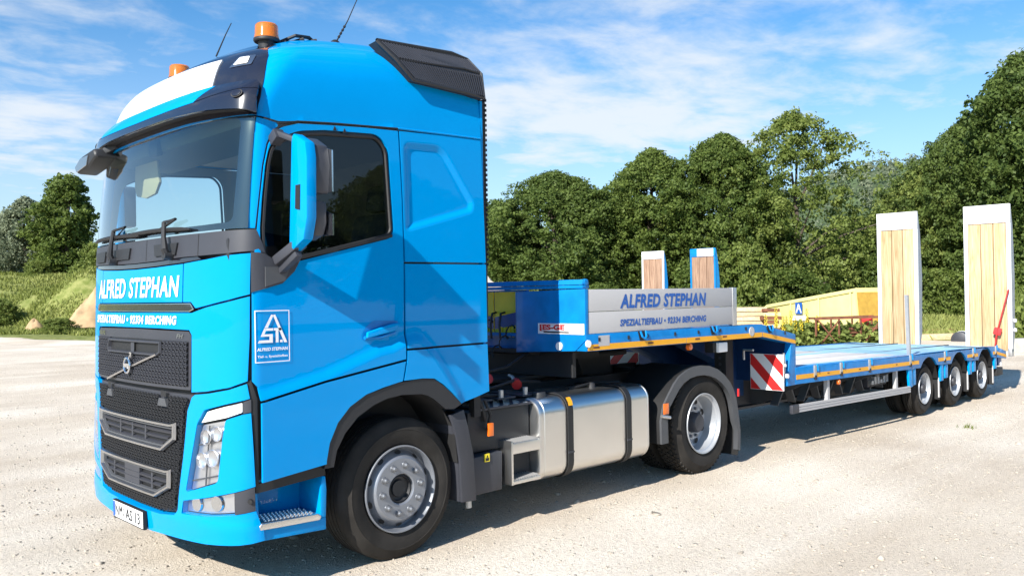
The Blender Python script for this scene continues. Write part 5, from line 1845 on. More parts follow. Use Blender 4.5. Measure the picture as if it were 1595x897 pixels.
for i in range(2):
    y = 1.10+.12*i
    MB().tube([(2.04, y, 1.66), (1.97, y-.02, 1.65), (1.92, y-.05, 1.55), (1.90, y-.08, 1.42)], .011, 6).build('air_line', M['trim'], bay)
tr_ = MB()
tr_.box((1.90, .00, 1.872), (1.985, 2.50, 1.900))
tr_.prism([(1.895, 1.905), (1.985, 1.905), (1.975, 1.942), (1.91, 1.948)], 'y', .0, 2.50)
tr_.cyl((1.94, -.01, 1.925), (1.94, .02, 1.925), .028, n=14)
tr_.build('top_rail', TB, trailer, bevel=.003, recalc=True)
nk = MB()
nk.prism([(1.96, 1.440), (4.86, 1.425), (5.58, 1.30), (5.58, 1.315), (4.86, 1.452), (1.96, 1.470)], 'y', .125, 2.375)
nk.build('neck_deck', TB, trailer, recalc=True)
MB().box((2.10, .30, 1.08), (2.14, 2.2, 1.30)).build('neck_shade_sheet', M['under'], trailer)  # added dark sheet, stands in for the shade below the neck
for y in (.72, 1.56):
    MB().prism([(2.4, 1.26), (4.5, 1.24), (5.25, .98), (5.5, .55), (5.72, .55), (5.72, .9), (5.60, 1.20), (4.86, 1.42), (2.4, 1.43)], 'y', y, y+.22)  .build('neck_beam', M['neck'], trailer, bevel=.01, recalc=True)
MB().prism([(2.35, 1.31), (2.6, 1.305), (4.2, 1.305), (4.2, 1.42), (2.35, 1.42)], 'y', .30, 2.20).build('neck_body', M['under'], trailer, recalc=True)
MB().prism([(1.96, 1.29), (2.4, 1.20), (2.95, 1.20), (2.95, 1.29), (2.3, 1.30), (1.96, 1.33)], 'y', .70, 1.80).build('skid_plate', M['under'], trailer, recalc=True)
MB().lathe([(0, 0), (.05, 0), (.05, .10), (.30, .10), (.32, .12), (0, .12)], (3.35, 1.25, 1.13), 'z', 30).build('kingpin_plate', M['under'], trailer)
bk = MB()
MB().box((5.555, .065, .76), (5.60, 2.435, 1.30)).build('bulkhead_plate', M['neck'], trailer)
bk.prism([(5.40, .74), (5.62, .74), (5.62, 1.215), (5.52, 1.24)], 'y', -.018, .06)
MB().prism([(5.40, .74), (5.62, .74), (5.62, 1.215), (5.52, 1.24)], 'y', 2.44, 2.518).build('step_bulkhead', TB, trailer, bevel=.006, recalc=True)
bk.build('step_bulkhead', TB, trailer, bevel=.006, recalc=True)
# landing legs
for y in (.40, 1.95):
    lg_ = MB()
    lg_.box((4.80, y, .62), (4.96, y+.15, 1.30))
    lo_ = lg_.build('landing_leg', M['under'], trailer, bevel=.01)
    MB().box((4.82, y+.02, .30), (4.94, y+.13, .64)).build('leg_tube', M['under'], lo_)
    MB().box((4.75, y-.05, .265), (5.01, y+.20, .30)).build('leg_foot', M['under'], lo_)
    for k in range(6):
        MB().cyl((4.795, y+.075, .80+k*.07), (4.803, y+.075, .80+k*.07), .018, n=8).build('leg_hole', M['dgrey'], lo_)
MB().tube([(5.05, .2, 1.16), (5.05, .32, 1.16), (5.05, .32, 1.05)], .015, 6).build('crank', M['alud'], trailer)
MB().box((4.05, .02, 1.20), (4.22, .16, 1.30)).build('work_light', M['white'], trailer, bevel=.01)
MB().box((3.99, .05, 1.20), (4.05, .15, 1.30)).build('light_bracket', M['trim'], trailer)
MB().lathe([(0, -.02), (.03, -.015), (.036, 0), (.036, .02)], (3.55, .04, 1.285), 'y', 14).build('marker_light', M['orange'], trailer)
# striped warning boards
for y0, y1, xb in ((-.030, .385, 5.300), (1.555, 1.990, 4.72)):
    wb = MB().box((xb, y0, .695), (xb+.012, y1, 1.105)).build('striped_board', M['white'], trailer)
    for k in range(-3, 4):
        # stripes climb outwards
        W_, H_ = y1-y0, .41
        sgn = 1 if y0 < 1 else -1
        a = k*.28
        st = [(a, 0), (a+.14*1.0, 0), (a+.14+.41*.95, .41), (a+.41*.95, .41)]
        st = clip_poly(st, (.004, .004), (W_-.004, .406))
        if len(st) > 2:
            polyset([[(p, q) for p, q in st]], (lambda a, b, y0=y0, y1=y1, sgn=sgn, xb=xb: np.array((xb-.0015, (y0+a) if sgn > 0 else (y1-a), .695+b))), M['red'], 'red_stripe', wb)
MB().cyl((5.30, -.035, .985), (5.30, -.06, .985), .018, n=12).build('marker_light', M['white'], trailer)
MB().cyl((5.36, -.03, .86), (5.36, -.055, .86), .026, n=14).build('marker_light', M['white'], trailer)
MB().tube([(5.35, .0, .80), (5.35, -.02, 1.0), (5.33, -.02, 1.12)], .012, 6).build('board_bracket', M['alud'], trailer)

# low bed
WX = [9.7565, 11.0696, 12.3827]
WZ = .327
def beam_poly(x0, x1, ztop, zbot):
    """edge outline with a bite over every wheel"""
    pts = [(x0, tz(x0, ztop)), (x1, tz(x1, ztop)), (x1, tz(x1, zbot))]
    R0 = .475
    for wx in WX[::-1]:
        if not (x0 < wx < x1): continue
        zb = tz(wx, zbot)
        a = math.asin(max(-1, min(1, (zb-WZ)/R0)))
        for k in range(13):
            t = a+(math.pi-2*a)*k/12
            pts.append((wx+R0*math.cos(t), WZ+R0*math.sin(t)))
    pts.append((x0, tz(x0, zbot)))
    return pts
for sg in (1, -1):
    Y = lambda y: y if sg == 1 else 2.5-y
    eb = MB().prism(beam_poly(5.60, 12.93, .938, .745), 'y', Y(-.022), Y(.012))
    tbox(eb, (5.60, Y(.013), .900), (12.93, Y(.101), .938))
    eb.prism([(12.935, tz(12.935, .938)), (13.52, tz(13.52, .835)), (13.52, tz(13.52, .70)), (12.935, tz(12.935, .745))], 'y', Y(-.022), Y(.10))
    ebo = eb.build('bed_edge_beam', TB, trailer, bevel=.006, recalc=True)
    if sg == 1:
        cuts = [5.61, 7.0, 8.4, 9.36, 10.14, 10.67, 11.45, 11.98, 12.77, 12.93]
        for i in range(len(cuts)-1):
            a, b = cuts[i], cuts[i+1]
            if any(abs((a+b)/2-w) < .2 for w in WX): continue
            stripe(a, b-.008, tz(a, .853), tz(b, .853), tz(a, .800), tz(b, .800), parent=ebo)
        stripe(12.945, 13.51, tz(12.94, .853), tz(13.51, .775), tz(12.94, .800), tz(13.51, .722), parent=ebo)
        for i, x in enumerate((6.07, 6.77, 7.62, 9.02, 10.40, 11.72, 12.90)):
            br = MB()
            br.box((x-.030, -.036, tz(x, .805)), (x+.030, -.022, tz(x, .945)))
            b_ = br.build('stake_bracket', M['alud'], trailer, bevel=.003)
            MB().box((x-.018, -.041, tz(x, .775)), (x+.022, -.024, tz(x, .825))).build('bracket_slot', M['trim'], b_)
            MB().prism([(x+.045, tz(x, .955)), (x+.085, tz(x, .955)), (x+.085, tz(x, .87)), (x+.06, tz(x, .87))], 'y', -.040, -.0225).build('lashing_hook', M['blue'], b_)
        for x in (6.4, 7.3, 8.5):
            MB().box((x, -.0275, tz(x, .825)), (x+.05, -.0255, tz(x, .838))).build('tape_mark', M['rust'], ebo)
# deck plates: steel, with the timber laid into it plank by plank
dk = MB()
tbox(dk, (5.605, .102, .860), (9.25, 2.398, .895))
tbox(dk, (9.25, .102, .900), (12.93, 2.398, .930))
dk.prism([(12.94, tz(12.94, .905)), (13.50, tz(13.5, .805)), (13.50, tz(13.5, .83)), (12.94, tz(12.94, .93))], 'y', .102, 2.398)
deck = dk.build('bed_deck', M['deckblue'], trailer, recalc=True)
ctr = tbox(MB(), (5.61, 1.16, .8955), (9.25, 1.34, .932)).build('centre_beam', M['deckblue'], trailer)
tbox(MB(), (5.61, .104, .8955), (9.25, .20, .936)).build('deck_margin', M['deckblue'], trailer)
tbox(MB(), (5.61, 2.30, .8955), (9.25, 2.396, .936)).build('deck_margin', M['deckblue'], trailer)
for y0 in (.205, 1.345):
    for k in range(6):
        a = y0+k*.1585
        pk = tbox(MB(), (5.63, a, .8955), (9.24, a+.153, .930+.003*(k % 2)))
        pk.build('deck_plank', M['deckwood'], deck, bevel=.004)
# chassis under the bed
for y in (.74, 1.64):
    mb = MB()
    mb.prism([(5.5, .42), (9.0, .38), (9.3, .55), (12.9, .50), (12.9, .80), (9.0, .86), (5.5, .86)], 'y', y, y+.02)
    mb.prism([(5.3, .40), (9.1, .36), (9.1, .385), (5.3, .43)], 'y', y-.06, y+.08)
    mb.build('main_beam', M['dgrey'], trailer, recalc=True)
for i, x in enumerate((5.9, 6.55, 7.2, 7.85, 8.5)):
    for sg in (1, -1):
        Y = lambda y: y if sg == 1 else 2.5-y
        og = MB()
        og.prism([(Y(.0), tz(x, .74)), (Y(.0), tz(x, .80)), (Y(.74), tz(x, .80)), (Y(.74), tz(x, .45)), (Y(.60), tz(x, .45))], 'x', x, x+.02)
        og.beam((x-.22, Y(.30), tz(x, .48)), (x, Y(.28), tz(x, .78)), .02, .10, (0, 1, 0))
        og.beam((x+.22, Y(.30), tz(x, .48)), (x+.02, Y(.28), tz(x, .78)), .02, .10, (0, 1, 0))
        og.build('outrigger', M['grey'], trailer, recalc=True)
MB().box((8.2, .25, tz(8.4, .52)), (8.85, .70, tz(8.4, .78))).build('valve_box', M['dgrey'], trailer, bevel=.01)
for k in range(6):
    MB().box((8.22+k*.10, .20, tz(8.4, .56)), (8.29+k*.10, .25, tz(8.4, .56+.05*(k % 3+1)))).build('valve', M['alud'], trailer)
MB().cyl((7.2, .5, .50), (8.1, .5, .48), .12, n=18).build('air_tank', M['under'], trailer)
# side underrun rail
for sg in (1, -1):
    Y = lambda y: y if sg == 1 else 2.5-y
    ra = MB()
    for dz0, dz1 in ((0, .024), (.031, .055), (.062, .086)):
        ra.add([], [])
        z = lambda x, d: .420-.0225*(x-5.57)+d
        ra.add([(5.57, Y(-.025), z(5.57, dz0)), (9.02, Y(-.025), z(9.02, dz0)), (9.02, Y(-.025), z(9.02, dz1)), (5.57, Y(-.025), z(5.57, dz1)),
                (5.57, Y(.01), z(5.57, dz0)), (9.02, Y(.01), z(9.02, dz0)), (9.02, Y(.01), z(9.02, dz1)), (5.57, Y(.01), z(5.57, dz1))],
               [(0, 1, 2, 3), (7, 6, 5, 4), (0, 4, 5, 1), (3, 2, 6, 7), (0, 3, 7, 4), (1, 5, 6, 2)])
    ra.add([(5.57, Y(-.017), z(5.57, .0)), (9.02, Y(-.017), z(9.02, .0)), (9.02, Y(-.017), z(9.02, .086)), (5.57, Y(-.017), z(5.57, .086))], [(0, 1, 2, 3)])
    rail = ra.build('underrun_rail', M['board'], trailer, recalc=True)
    MB().box((5.50, Y(-.030), .412), (5.66, Y(.012), .512)).build('rail_end_cap', M['dgrey'], rail, bevel=.01)
    for x in (6.50, 8.62):
        MB().box((x-.03, Y(.012), tz(x, .45)), (x+.03, Y(.06), tz(x, .80))).build('rail_post', M['board'], rail)
MB().lathe([(0, -.02), (.03, -.012), (.034, 0), (.034, .02)], (6.75, -.005, tz(6.75, .70)), 'y', 14).build('marker_light', M['orange'], trailer)
# wheels, three axles each side
tw = deep_wheel(trailer, .388, .232, .215, M['rimt'], None, 0, nuts=8, grooves=3)
toff = np.array((7.5, 1.25, -.05))
tw.location = np.array((WX[0], .055, WZ))-toff
for i, wx in enumerate(WX):
    if i: copy_part(tw, trailer, np.array((wx, .055, WZ))-toff)
    copy_part(tw, trailer, np.array((wx, 2.445, WZ))-toff, math.pi)
    MB().cyl((wx, .4, WZ), (wx, 2.1, WZ), .06, n=12).build('axle', M['under'], trailer)
    for sg in (1, -1):
        Y = lambda y: y if sg == 1 else 2.5-y
        wh = MB()
        R0 = .476
        arc = [(wx+R0*math.cos(t), WZ+R0*math.sin(t)) for t in np.linspace(.25, math.pi-.25, 14)]
        v = [(x, Y(.014), z) for x, z in arc]+[(x, Y(.62), z) for x, z in arc]
        wh.add(v, [(k, k+1, 14+k+1, 14+k) for k in range(13)])
        who = wh.build('wheel_arch', M['trim'], trailer)
        # skirts hang between the wheels
        sk = MB()
        a, b = wx+.475, wx+.475+.145
        sk.box((a+.02, Y(-.012), .40), (b, Y(.02), tz(wx, .748)))
        MB().box((wx-.475-.155, Y(-.012), .43), (wx-.475-.02, Y(.02), tz(wx, .748))).build('side_skirt', M['blue'], trailer, bevel=.006)
        sk.build('side_skirt', M['blue'], trailer, bevel=.006)
        fl = MB().box((wx+.50, Y(.015), .12), (wx+.515, Y(.50), .44)).build('mud_flap', M['trim'], trailer)
        MB().box((wx+.492, Y(.012), .15), (wx+.523, Y(.03), .45)).build('flap_edge', M['board'], fl)
# slanted front skirt before the first axle
MB().prism([(8.98, tz(9, .748)), (9.16, tz(9, .748)), (9.16, .42), (9.02, .40)], 'y', -.012, .02).build('side_skirt', M['blue'], trailer, bevel=.005, recalc=True)
# tail: cross beam, lamps, hinges
tl = MB()
tl.box((13.30, .05, .42), (13.50, 2.45, .62))
tl.box((13.0, .12, .36), (13.4, .22, .60))
tlo = tl.build('tail_beam', DB, trailer, bevel=.01)
MB().box((13.0, -.01, .26), (13.35, .30, .40)).build('tail_box', M['trim'], trailer, bevel=.01)
MB().cyl((13.2, -.015, .46), (13.2, -.03, .46), .035, n=14).build('marker_light', M['white'], trailer)
# ramps with their planks
def ramp(root, x, y0, y1, zb, zt, fm, wm, sm, npl=3, top=.335, side=.068, name='ramp'):
    w = y1-y0
    fr = MB()
    d = .055
    fr.box((x, y0, zb), (x+d, y0+side, zt-top))
    fr.box((x, y1-side, zb), (x+d, y1, zt-top))
    fr.box((x-.001, y0, zt-top), (x+d, y1, zt))
    r_ = fr.build(name, fm, root, bevel=.006)
    sd = MB()
    for ya in (y0+.002, y1-.022):
        sd.prism([(x+d, zb), (x+d+.12, zb+.3), (x+d+.17, zb+1.4), (x+d+.10, zt-.4), (x+d, zt-.02)], 'y', ya, ya+.020)
    for k in range(7):
        z = zb+.25+k*(zt-zb-.6)/6
        sd.box((x+d+.002, y0+.025, z), (x+d+.10, y1-.025, z+.03))
    sd.build('ramp_stringer', sm, r_, recalc=True)
    MB().box((x+.051, y0+.03, zb+.02), (x+.054, y1-.03, zt-top)).build('ramp_backing', M['trim'], r_)
    wv = (w-2*side-.006)/npl
    for k in range(npl):
        a = y0+side+.003+k*wv
        MB().box((x+.008, a+.006, zb+.02), (x+.05, a+wv-.006, zt-top-.010)).build('plank', wm, r_, bevel=.004)
    return r_
r1 = ramp(trailer, 13.50, -.13, .645, .655, 3.325, M['wpaint'], M['pine'], M['rampgrey'])
r1['label'] = 'white framed ramp beside the red strap'
r2 = ramp(trailer, 13.50, 1.475, 2.245, .655, 3.315, M['wpaint'], M['pine'], M['rampgrey'])
r2['label'] = 'white framed ramp behind the grey stake'
hg = MB()
for y in (-.10, .25, .60, 1.50, 1.87, 2.22):
    hg.box((13.46, y-.03, .58), (13.60, y+.03, .72))
hg.build('ramp_hinge', M['alud'], trailer, bevel=.006)
MB().beam((9.05, .0, tz(9, .80)), (9.035, .015, 1.735), .05, .045, (0, 1, 0)).build('stake', M['alud'], trailer)
sp_ = MB()
def ribbon(mb, p, q, w, t=.006):
    mb.beam(p, q, w, t, (0, 0, 1) if abs((Vector(q)-Vector(p)).normalized().z) < .9 else (1, 0, 0))
mbp, mbq, mbr = Vector((13.40, -.115, 1.78)), Vector((13.42, .085, 1.03)), Vector((13.42, .135, .70))
sp_.beam(mbp, mbq, .012, .075, (1, 0, 0))
sp_.beam(mbq, mbr, .012, .075, (1, 0, 0))
spo = sp_.build('tie_strap', M['strap'], trailer)
MB().obox(mbq, (.05, .13, .13), Matrix.Rotation(.25, 3, 'X')).build('ratchet', M['strap'], spo, bevel=.02)
for z in (1.05, 1.22):
    MB().cyl((13.60, -.135, z), (13.60, -.175, z), .035, n=12).build('tail_lamp', M['white'], trailer)

# ================================================================== BACKGROUND THINGS
# the other trailer parked behind: its ramps show over the grey boards
t2 = thing('low_loader_trailer', (14, 10, -.08), 'second low loader, two worn blue and white ramps raised behind the grey boards', 'trailer')
b2 = MB()
b2.box((9.5, 8.75, .62), (17.9, 11.40, .80))
b2.build('bed_deck', M['tblue'], t2, bevel=.01)
w2 = deep_wheel(t2, .388, .232, .215, M['rimt'], None, 0, nuts=8)
o2 = np.array((14, 10, -.08))
w2.location = np.array((14.0, 8.82, .30))-o2
for i, wx in enumerate((14.0, 15.3, 16.6)):
    if i: copy_part(w2, t2, np.array((wx, 8.82, .30))-o2)
    copy_part(w2, t2, np.array((wx, 11.33, .30))-o2, math.pi)
for (a, b, s_) in ((10.58, 11.40, 'white and blue ramp on the left, worn timber'), (8.76, 9.62, 'blue edged ramp on the right, worn timber')):
    r_ = ramp(t2, 18.0, a, b, .70, 3.10, M['wpaint'] if a > 10 else M['tblue'], M['oldwood'], M['blue'], npl=3, top=.24, side=.05)
    r_['label'] = s_
    MB().box((17.992, a+.06, 2.87), (17.998, b-.25, 3.09)).build('faded_patch', M['wpaint'], r_)

# yellow site container, tilted on the slope
def site_container():
    A, B, C = at(1189, 36.0), at(1330, 31.0), at(1362, 33.2)
    ux = (B-A)[:2]
    ln = np.linalg.norm(ux)
    ux = ux/ln
    uy = np.array((-ux[1], ux[0]))
    if uy @ (C-B)[:2] < 0: uy = -uy
    wd = 2.4
    root = thing('site_container', (A[0], A[1], A[2]-.05), 'faded yellow sheet steel site container, tilted, with small blue and white emblem, beyond the weeds', 'container')
    def P(u, v, z): return (A[0]+ux[0]*u+uy[0]*v, A[1]+ux[1]*u+uy[1]*v, z)
    zt = lambda u: 1.24+.64*u/ln
    bm_ = MB()
    pro = [(.35, -.05), (.0, .0)]
    secs = []
    for u, g in ((0, 0), (.02*ln, 0), (ln, 0)):
        secs.append([P(u, 0, -.35), P(u, -.0, zt(u)-.10), P(u, .14, zt(u)), P(u, wd-.14, zt(u)), P(u, wd, zt(u)-.10), P(u, wd, -.35)])
    secs[0] = [(p[0]+ux[0]*(.30 if p[2] < .5 else 0), p[1]+ux[1]*(.30 if p[2] < .5 else 0), p[2]) for p in secs[0]]
    secs[2] = [(p[0]+ux[0]*(.22 if p[2] < .5 else 0), p[1]+ux[1]*(.22 if p[2] < .5 else 0), p[2]) for p in secs[2]]
    secs.pop(1)
    n = 6
    bm_.add([q for s in secs for q in s], [(k, (k+1) % n, n+(k+1) % n, n+k) for k in range(n)]+[tuple(range(n)), tuple(range(n, 2*n))])
    body = bm_.build('body', M['cont'], root, bevel=.02, recalc=True)
    rm = MB()
    for f_ in (0.0, .33, .66, 1.0):
        u = .15+(ln-.3)*f_
        rm.beam(P(u, -.03, -.2), P(u, -.03, zt(u)-.12), .05, .05)
    rm.beam(P(.05, -.03, zt(0)-.13), P(ln-.02, -.03, zt(ln)-.13), .05, .05)
    rm.build('rib', M['cont'], root)
    f2 = lambda a, b: np.array(P(ln*.40+.42*a, -.075, zt(ln*.42)-.62+.45*b))
    pb = polyset([[(0, 0), (1, 0), (1, 1), (0, 1)]], f2, M['print'], 'emblem_plate', root)
    f3 = lambda a, b: np.array(P(ln*.40+.42*a, -.078, zt(ln*.42)-.62+.45*b))
    polyset([[(.08, .1), (.25, .1), (.55, .9), (.42, .9)], [(.42, .9), (.55, .9), (.92, .1), (.76, .1)], [(.3, .4), (.7, .4), (.66, .5), (.34, .5)]], f3, M['white'], 'emblem', pb)
    polyset([[(-.5, -.6), (1.9, -.55), (1.5, -.12), (-.2, -.15)]], f3, M['white'], 'white_patch', root)
    e0 = lambda a, b: np.array(P(ln+.055, .10+(wd-.2)*a, -.1+(zt(ln)+.0)*b))
    en = MB()
    en.add([P(ln+.05, .08, zt(ln)-.16), P(ln+.05, wd-.08, zt(ln)-.16), P(ln+.22, wd-.08, .0), P(ln+.22, .08, .0)], [(0, 1, 2, 3)])
    en.build('end_door', M['contend'], root)
    gw = MB()
    c = Vector(P(ln+.10, wd*.55, 1.20))
    gw.obox(c, (.04, .42, .55), Matrix.Rotation(math.atan2(ux[1], ux[0]), 3, 'Z'))
    gw.build('end_window', M['dgrey'], root)
    ps = MB()
    for v_ in (wd*.72, wd*.9):
        ps.cyl(P(ln+.28, v_, 0), P(ln+.10, v_, zt(ln)+.12), .03, n=8)
    for k in range(6):
        z = .2+k*.28
        ps.cyl(P(ln+.26-.02*k, wd*.72, z), P(ln+.26-.02*k, wd*.9, z), .022, n=6)
    ps.build('ladder', M['yel'], root)
site_container()

# stacked timber beside it
ts = at(1172, 34.0)
sd = np.array(rt[:2])
fdv = np.array(fw[:2])/np.linalg.norm(fw[:2])
for lv in range(7):
    for k in range(3):
        c = np.array((ts[0], ts[1]))+sd*(-.10+.0*k)+fdv*(.10+.42*k)
        z = ts[2]+.02+lv*.185
        mb = MB()
        ln = 1.15+.06*((lv*3+k) % 4)
        d3 = Vector((sd[0], sd[1], 0))
        mb.beam(Vector((c[0], c[1], z+.08))-d3*ln/2, Vector((c[0], c[1], z+.08))+d3*ln/2, .38, .16)
        o = mb.build('timber_baulk', M['lumber'] if (lv*5+k*3) % 7 else M['rust'], None, bevel=.008)
        lv_n = ('bottom', 'second', 'third', 'middle', 'fifth', 'sixth', 'top')[lv]
        dp_n = ('front', 'middle', 'rear')[k]
        props(o, 'sawn timber baulk, %s layer, %s row of the stack by the yellow container' % (lv_n, dp_n), 'timber', 'sawn timber stacked beside the yellow container')
for lv in range(8):
    c = np.array((ts[0], ts[1]))+sd*.62-fdv*.25
    z = ts[2]+.02+lv*.155
    d3 = Vector((sd[0], sd[1], 0))
    hw = .26+.04*((lv*3) % 4)
    o = MB().beam(Vector((c[0], c[1], z+.07))-d3*hw, Vector((c[0], c[1], z+.07))+d3*hw, .5, .12).build('board', M['rust'] if lv % 3 else M['lumber'], None, bevel=.006)
    props(o, 'weathered board, %s layer of the short reddish stack touching the yellow container' % ('bottom', 'second', 'third', 'fourth', 'fifth', 'sixth', 'seventh', 'top')[lv], 'board', 'reddish boards stacked beside the yellow container')
# rusty trestle frame
tp_ = at(1318, 27.6)
tr0 = thing('trestle_frame', tuple(tp_), 'rusty steel trestle frame with crossed legs, standing in the weeds before the yellow container', 'trestle')
def Q(s, d, z): return Vector((tp_[0]+sd[0]*s+fdv[0]*d, tp_[1]+sd[1]*s+fdv[1]*d, tp_[2]+z))
mb = MB()
mb.beam(Q(-1.05, 0, .98), Q(1.15, 0, 1.02), .10, .07)
mb.beam(Q(-1.05, .7, .98), Q(1.15, .7, 1.02), .10, .07)
mb.build('top_beam', M['rust'], tr0)
for s in (-1.0, -.25, .45, 1.1):
    for d in (0, .7):
        MB().beam(Q(s, d, 0), Q(s, d, .96), .05, .05).build('leg', M['rust'], tr0)
for a, b in ((-.95, -.25), (-.25, -.95), (.45, 1.1)):
    MB().beam(Q(a, -.04, .05), Q(b, -.04, .95), .04, .04).build('brace', M['rust'], tr0)
for z in (.3, .42, .54):
    MB().beam(Q(.2, .3, z+.1), Q(1.5, .3, z+.1), .3, .07).build('stored_bar', M['rust'], tr0)
# red and white marker
bp = at(1351, 28.0)
b0 = thing('barrier_post', tuple(bp), 'leaning red and white wrapped marker post at the edge of the weeds', 'marker post')
for k in range(6):
    a, b = Vector((bp[0]-.015*k, bp[1], bp[2]+k*.17)), Vector((bp[0]-.015*(k+1), bp[1], bp[2]+(k+1)*.17))
    MB().cyl(a, b, .07+.012*math.sin(k*2.1), .07+.012*math.sin(k*2.1+2.1), 10).build('red_band' if k % 2 == 0 else 'white_band', M['strap'] if k % 2 == 0 else M['wpaint'], b0)
MB().beam((bp[0]-.09, bp[1]-.16, bp[2]+.98), (bp[0]-.09, bp[1]+.16, bp[2]+.90), .14, .16).build('flag', M['strap'], b0, bevel=.03)

# light sand heap behind the cab
def mound(name, c, rx, ry, h, m, label, cat, seed=0, rot=0.0, kind=None):
    v = []
    f = []
    n, k = 64, 26
    for i in range(k+1):
        r = i/k
        for j in range(n):
            t = 2*math.pi*j/n
            x, y = r*math.cos(t)*rx, r*math.sin(t)*ry
            z = h*(1-r*r)**1.4*(1+.12*math.cos(t*2+seed))+h*(.16*noise.noise(Vector((x*1.1+seed, y*1.1, seed)))+.10*noise.noise(Vector((x*2.6+seed, y*2.6, seed)))+.06*noise.noise(Vector((x*6+seed, y*6, seed))))*(1-r*r)-.15*r
            X = x*math.cos(rot)-y*math.sin(rot)
            Yy = x*math.sin(rot)+y*math.cos(rot)
            v.append((c[0]+X, c[1]+Yy, c[2]+z))
    for i in range(k):
        for j in range(n):
            f.append((i*n+j, i*n+(j+1) % n, (i+1)*n+(j+1) % n, (i+1)*n+j))
    mb = MB().add(v, f)
    o = mb.build(name, m, None, recalc=True, angle=80)
    return props(o, label, cat, kind=kind)
M['sand'] = mat('pale_sand', (.56, .47, .36), .95, vary=.12, vscale=2, bump=.4, bscale=6)
M['earth'] = mat('eroded_earth', (.40, .27, .15), .95, vary=.35, vscale=1.2, bump=.6, bscale=3, detail=8)
mound('sand_heap', at(735, 30), 3.0, 3.0, 2.4, M['sand'], 'pale sand heap showing between cab and trailer', 'sand heap', 3)
cmd = at(134, 51.5)
mound('earth_mound', (cmd[0]+1.7, cmd[1]+1.5, .4), 2.6, 1.9, 2.3, M['earth'], 'eroded brown earth mound at the left, in front of the truck nose', 'earth mound', 5, kind=None)
cmd = at(54, 52.0)
mound('earth_mound', (cmd[0], cmd[1], cmd[2]-.1), .8, .6, .75, M['earth'], 'small pale earth mound on the grassy bank at far left', 'earth mound', 8)
# odds and ends on the right
for i, (px, dpt, ln, m_, lb_) in enumerate(((1462, 31.5, 2.6, 'lumber', 'long pale timber beam lying in the grass between the ramps'), (1452, 36.0, 1.6, 'rust', 'short brown timber beam lying in grass farther back, between the ramps'), (1586, 24.5, 1.9, 'concrete', 'concrete kerb block at the yard edge by the right ramp'))):
    p = at(px, dpt)
    d3 = Vector((sd[0], sd[1], 0))
    h = .22 if m_ != 'concrete' else .42
    mb = MB().beam(Vector(p)+Vector((0, 0, h/2-.02))-d3*ln/2, Vector(p)+Vector((0, 0, h/2+.02))+d3*ln/2, .30, h)
    props(mb.build('kerb_block' if m_ == 'concrete' else 'timber_beam', M[m_], None, bevel=.02), lb_, 'kerb block' if m_ == 'concrete' else 'timber')
p = at(1497, 30.5)
p[2] -= .22
br = thing('barrel', tuple(p), 'dark barrel with pale hoop lying behind the right ramp', 'barrel')
MB().lathe([(0, -.30), (.26, -.30), (.29, -.28), (.30, 0), (.29, .28), (.26, .30), (0, .30)], (p[0], p[1], p[2]+.28), 'x', 24).build('drum', M['dgrey'], br)
MB().lathe([(.302, -.03), (.312, -.02), (.312, .02), (.302, .03)], (p[0], p[1], p[2]+.28), 'x', 24).build('hoop', M['wpaint'], br)

# ================================================================== PLANTS
def leaf_mat(name, dark, light, trans=.35):
    m = bpy.data.materials.new(name)
    m.use_nodes = True
    t = m.node_tree
    t.nodes.remove(t.nodes['Principled BSDF'])
    out = t.nodes['Material Output']
    at_ = t.nodes.new('ShaderNodeAttribute')
    at_.attribute_name = 'tone'
    oi = t.nodes.new('ShaderNodeObjectInfo')
    ad = t.nodes.new('ShaderNodeMath')
    ad.operation = 'MULTIPLY_ADD'
    ad.inputs[1].default_value = .5
    t.links.new(oi.outputs['Random'], ad.inputs[0])
    sb = t.nodes.new('ShaderNodeMath')
    sb.operation = 'SUBTRACT'
    sb.inputs[1].default_value = .22
    t.links.new(at_.outputs['Fac'], sb.inputs[0])
    t.links.new(sb.outputs[0], ad.inputs[2])
    r = t.nodes.new('ShaderNodeValToRGB')
    r.color_ramp.elements[0].color = (*dark, 1)
    r.color_ramp.elements[1].color = (*light, 1)
    t.links.new(ad.outputs[0], r.inputs[0])
    df = t.nodes.new('ShaderNodeBsdfPrincipled')
    df.inputs['Roughness'].default_value = .55
    df.inputs['Specular IOR Level'].default_value = .25
    t.links.new(r.outputs[0], df.inputs['Base Color'])
    tl_ = t.nodes.new('ShaderNodeBsdfTranslucent')
    t.links.new(r.outputs[0], tl_.inputs[0])
    mxs = t.nodes.new('ShaderNodeMixShader')
    mxs.inputs[0].default_value = trans
    t.links.new(df.outputs[0], mxs.inputs[1])
    t.links.new(tl_.outputs[0], mxs.inputs[2])
    t.links.new(mxs.outputs[0], out.inputs[0])
    return m
M['leaf'] = leaf_mat('broad_leaves', (.065, .108, .022), (.215, .275, .065), .48)
M['leaf_d'] = leaf_mat('dark_leaves', (.056, .096, .024), (.175, .235, .058), .48)
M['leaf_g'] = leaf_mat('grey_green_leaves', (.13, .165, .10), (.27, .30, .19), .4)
M['leaf_y'] = leaf_mat('bright_leaves', (.105, .155, .028), (.27, .32, .085), .48)
M['leaf_w'] = leaf_mat('weed_leaves', (.11, .15, .03), (.34, .40, .11), .45)
M['grass'] = leaf_mat('grass_blades', (.15, .185, .03), (.36, .38, .12), .3)
M['flower'] = mat('yellow_flower', (.66, .50, .03), .7)
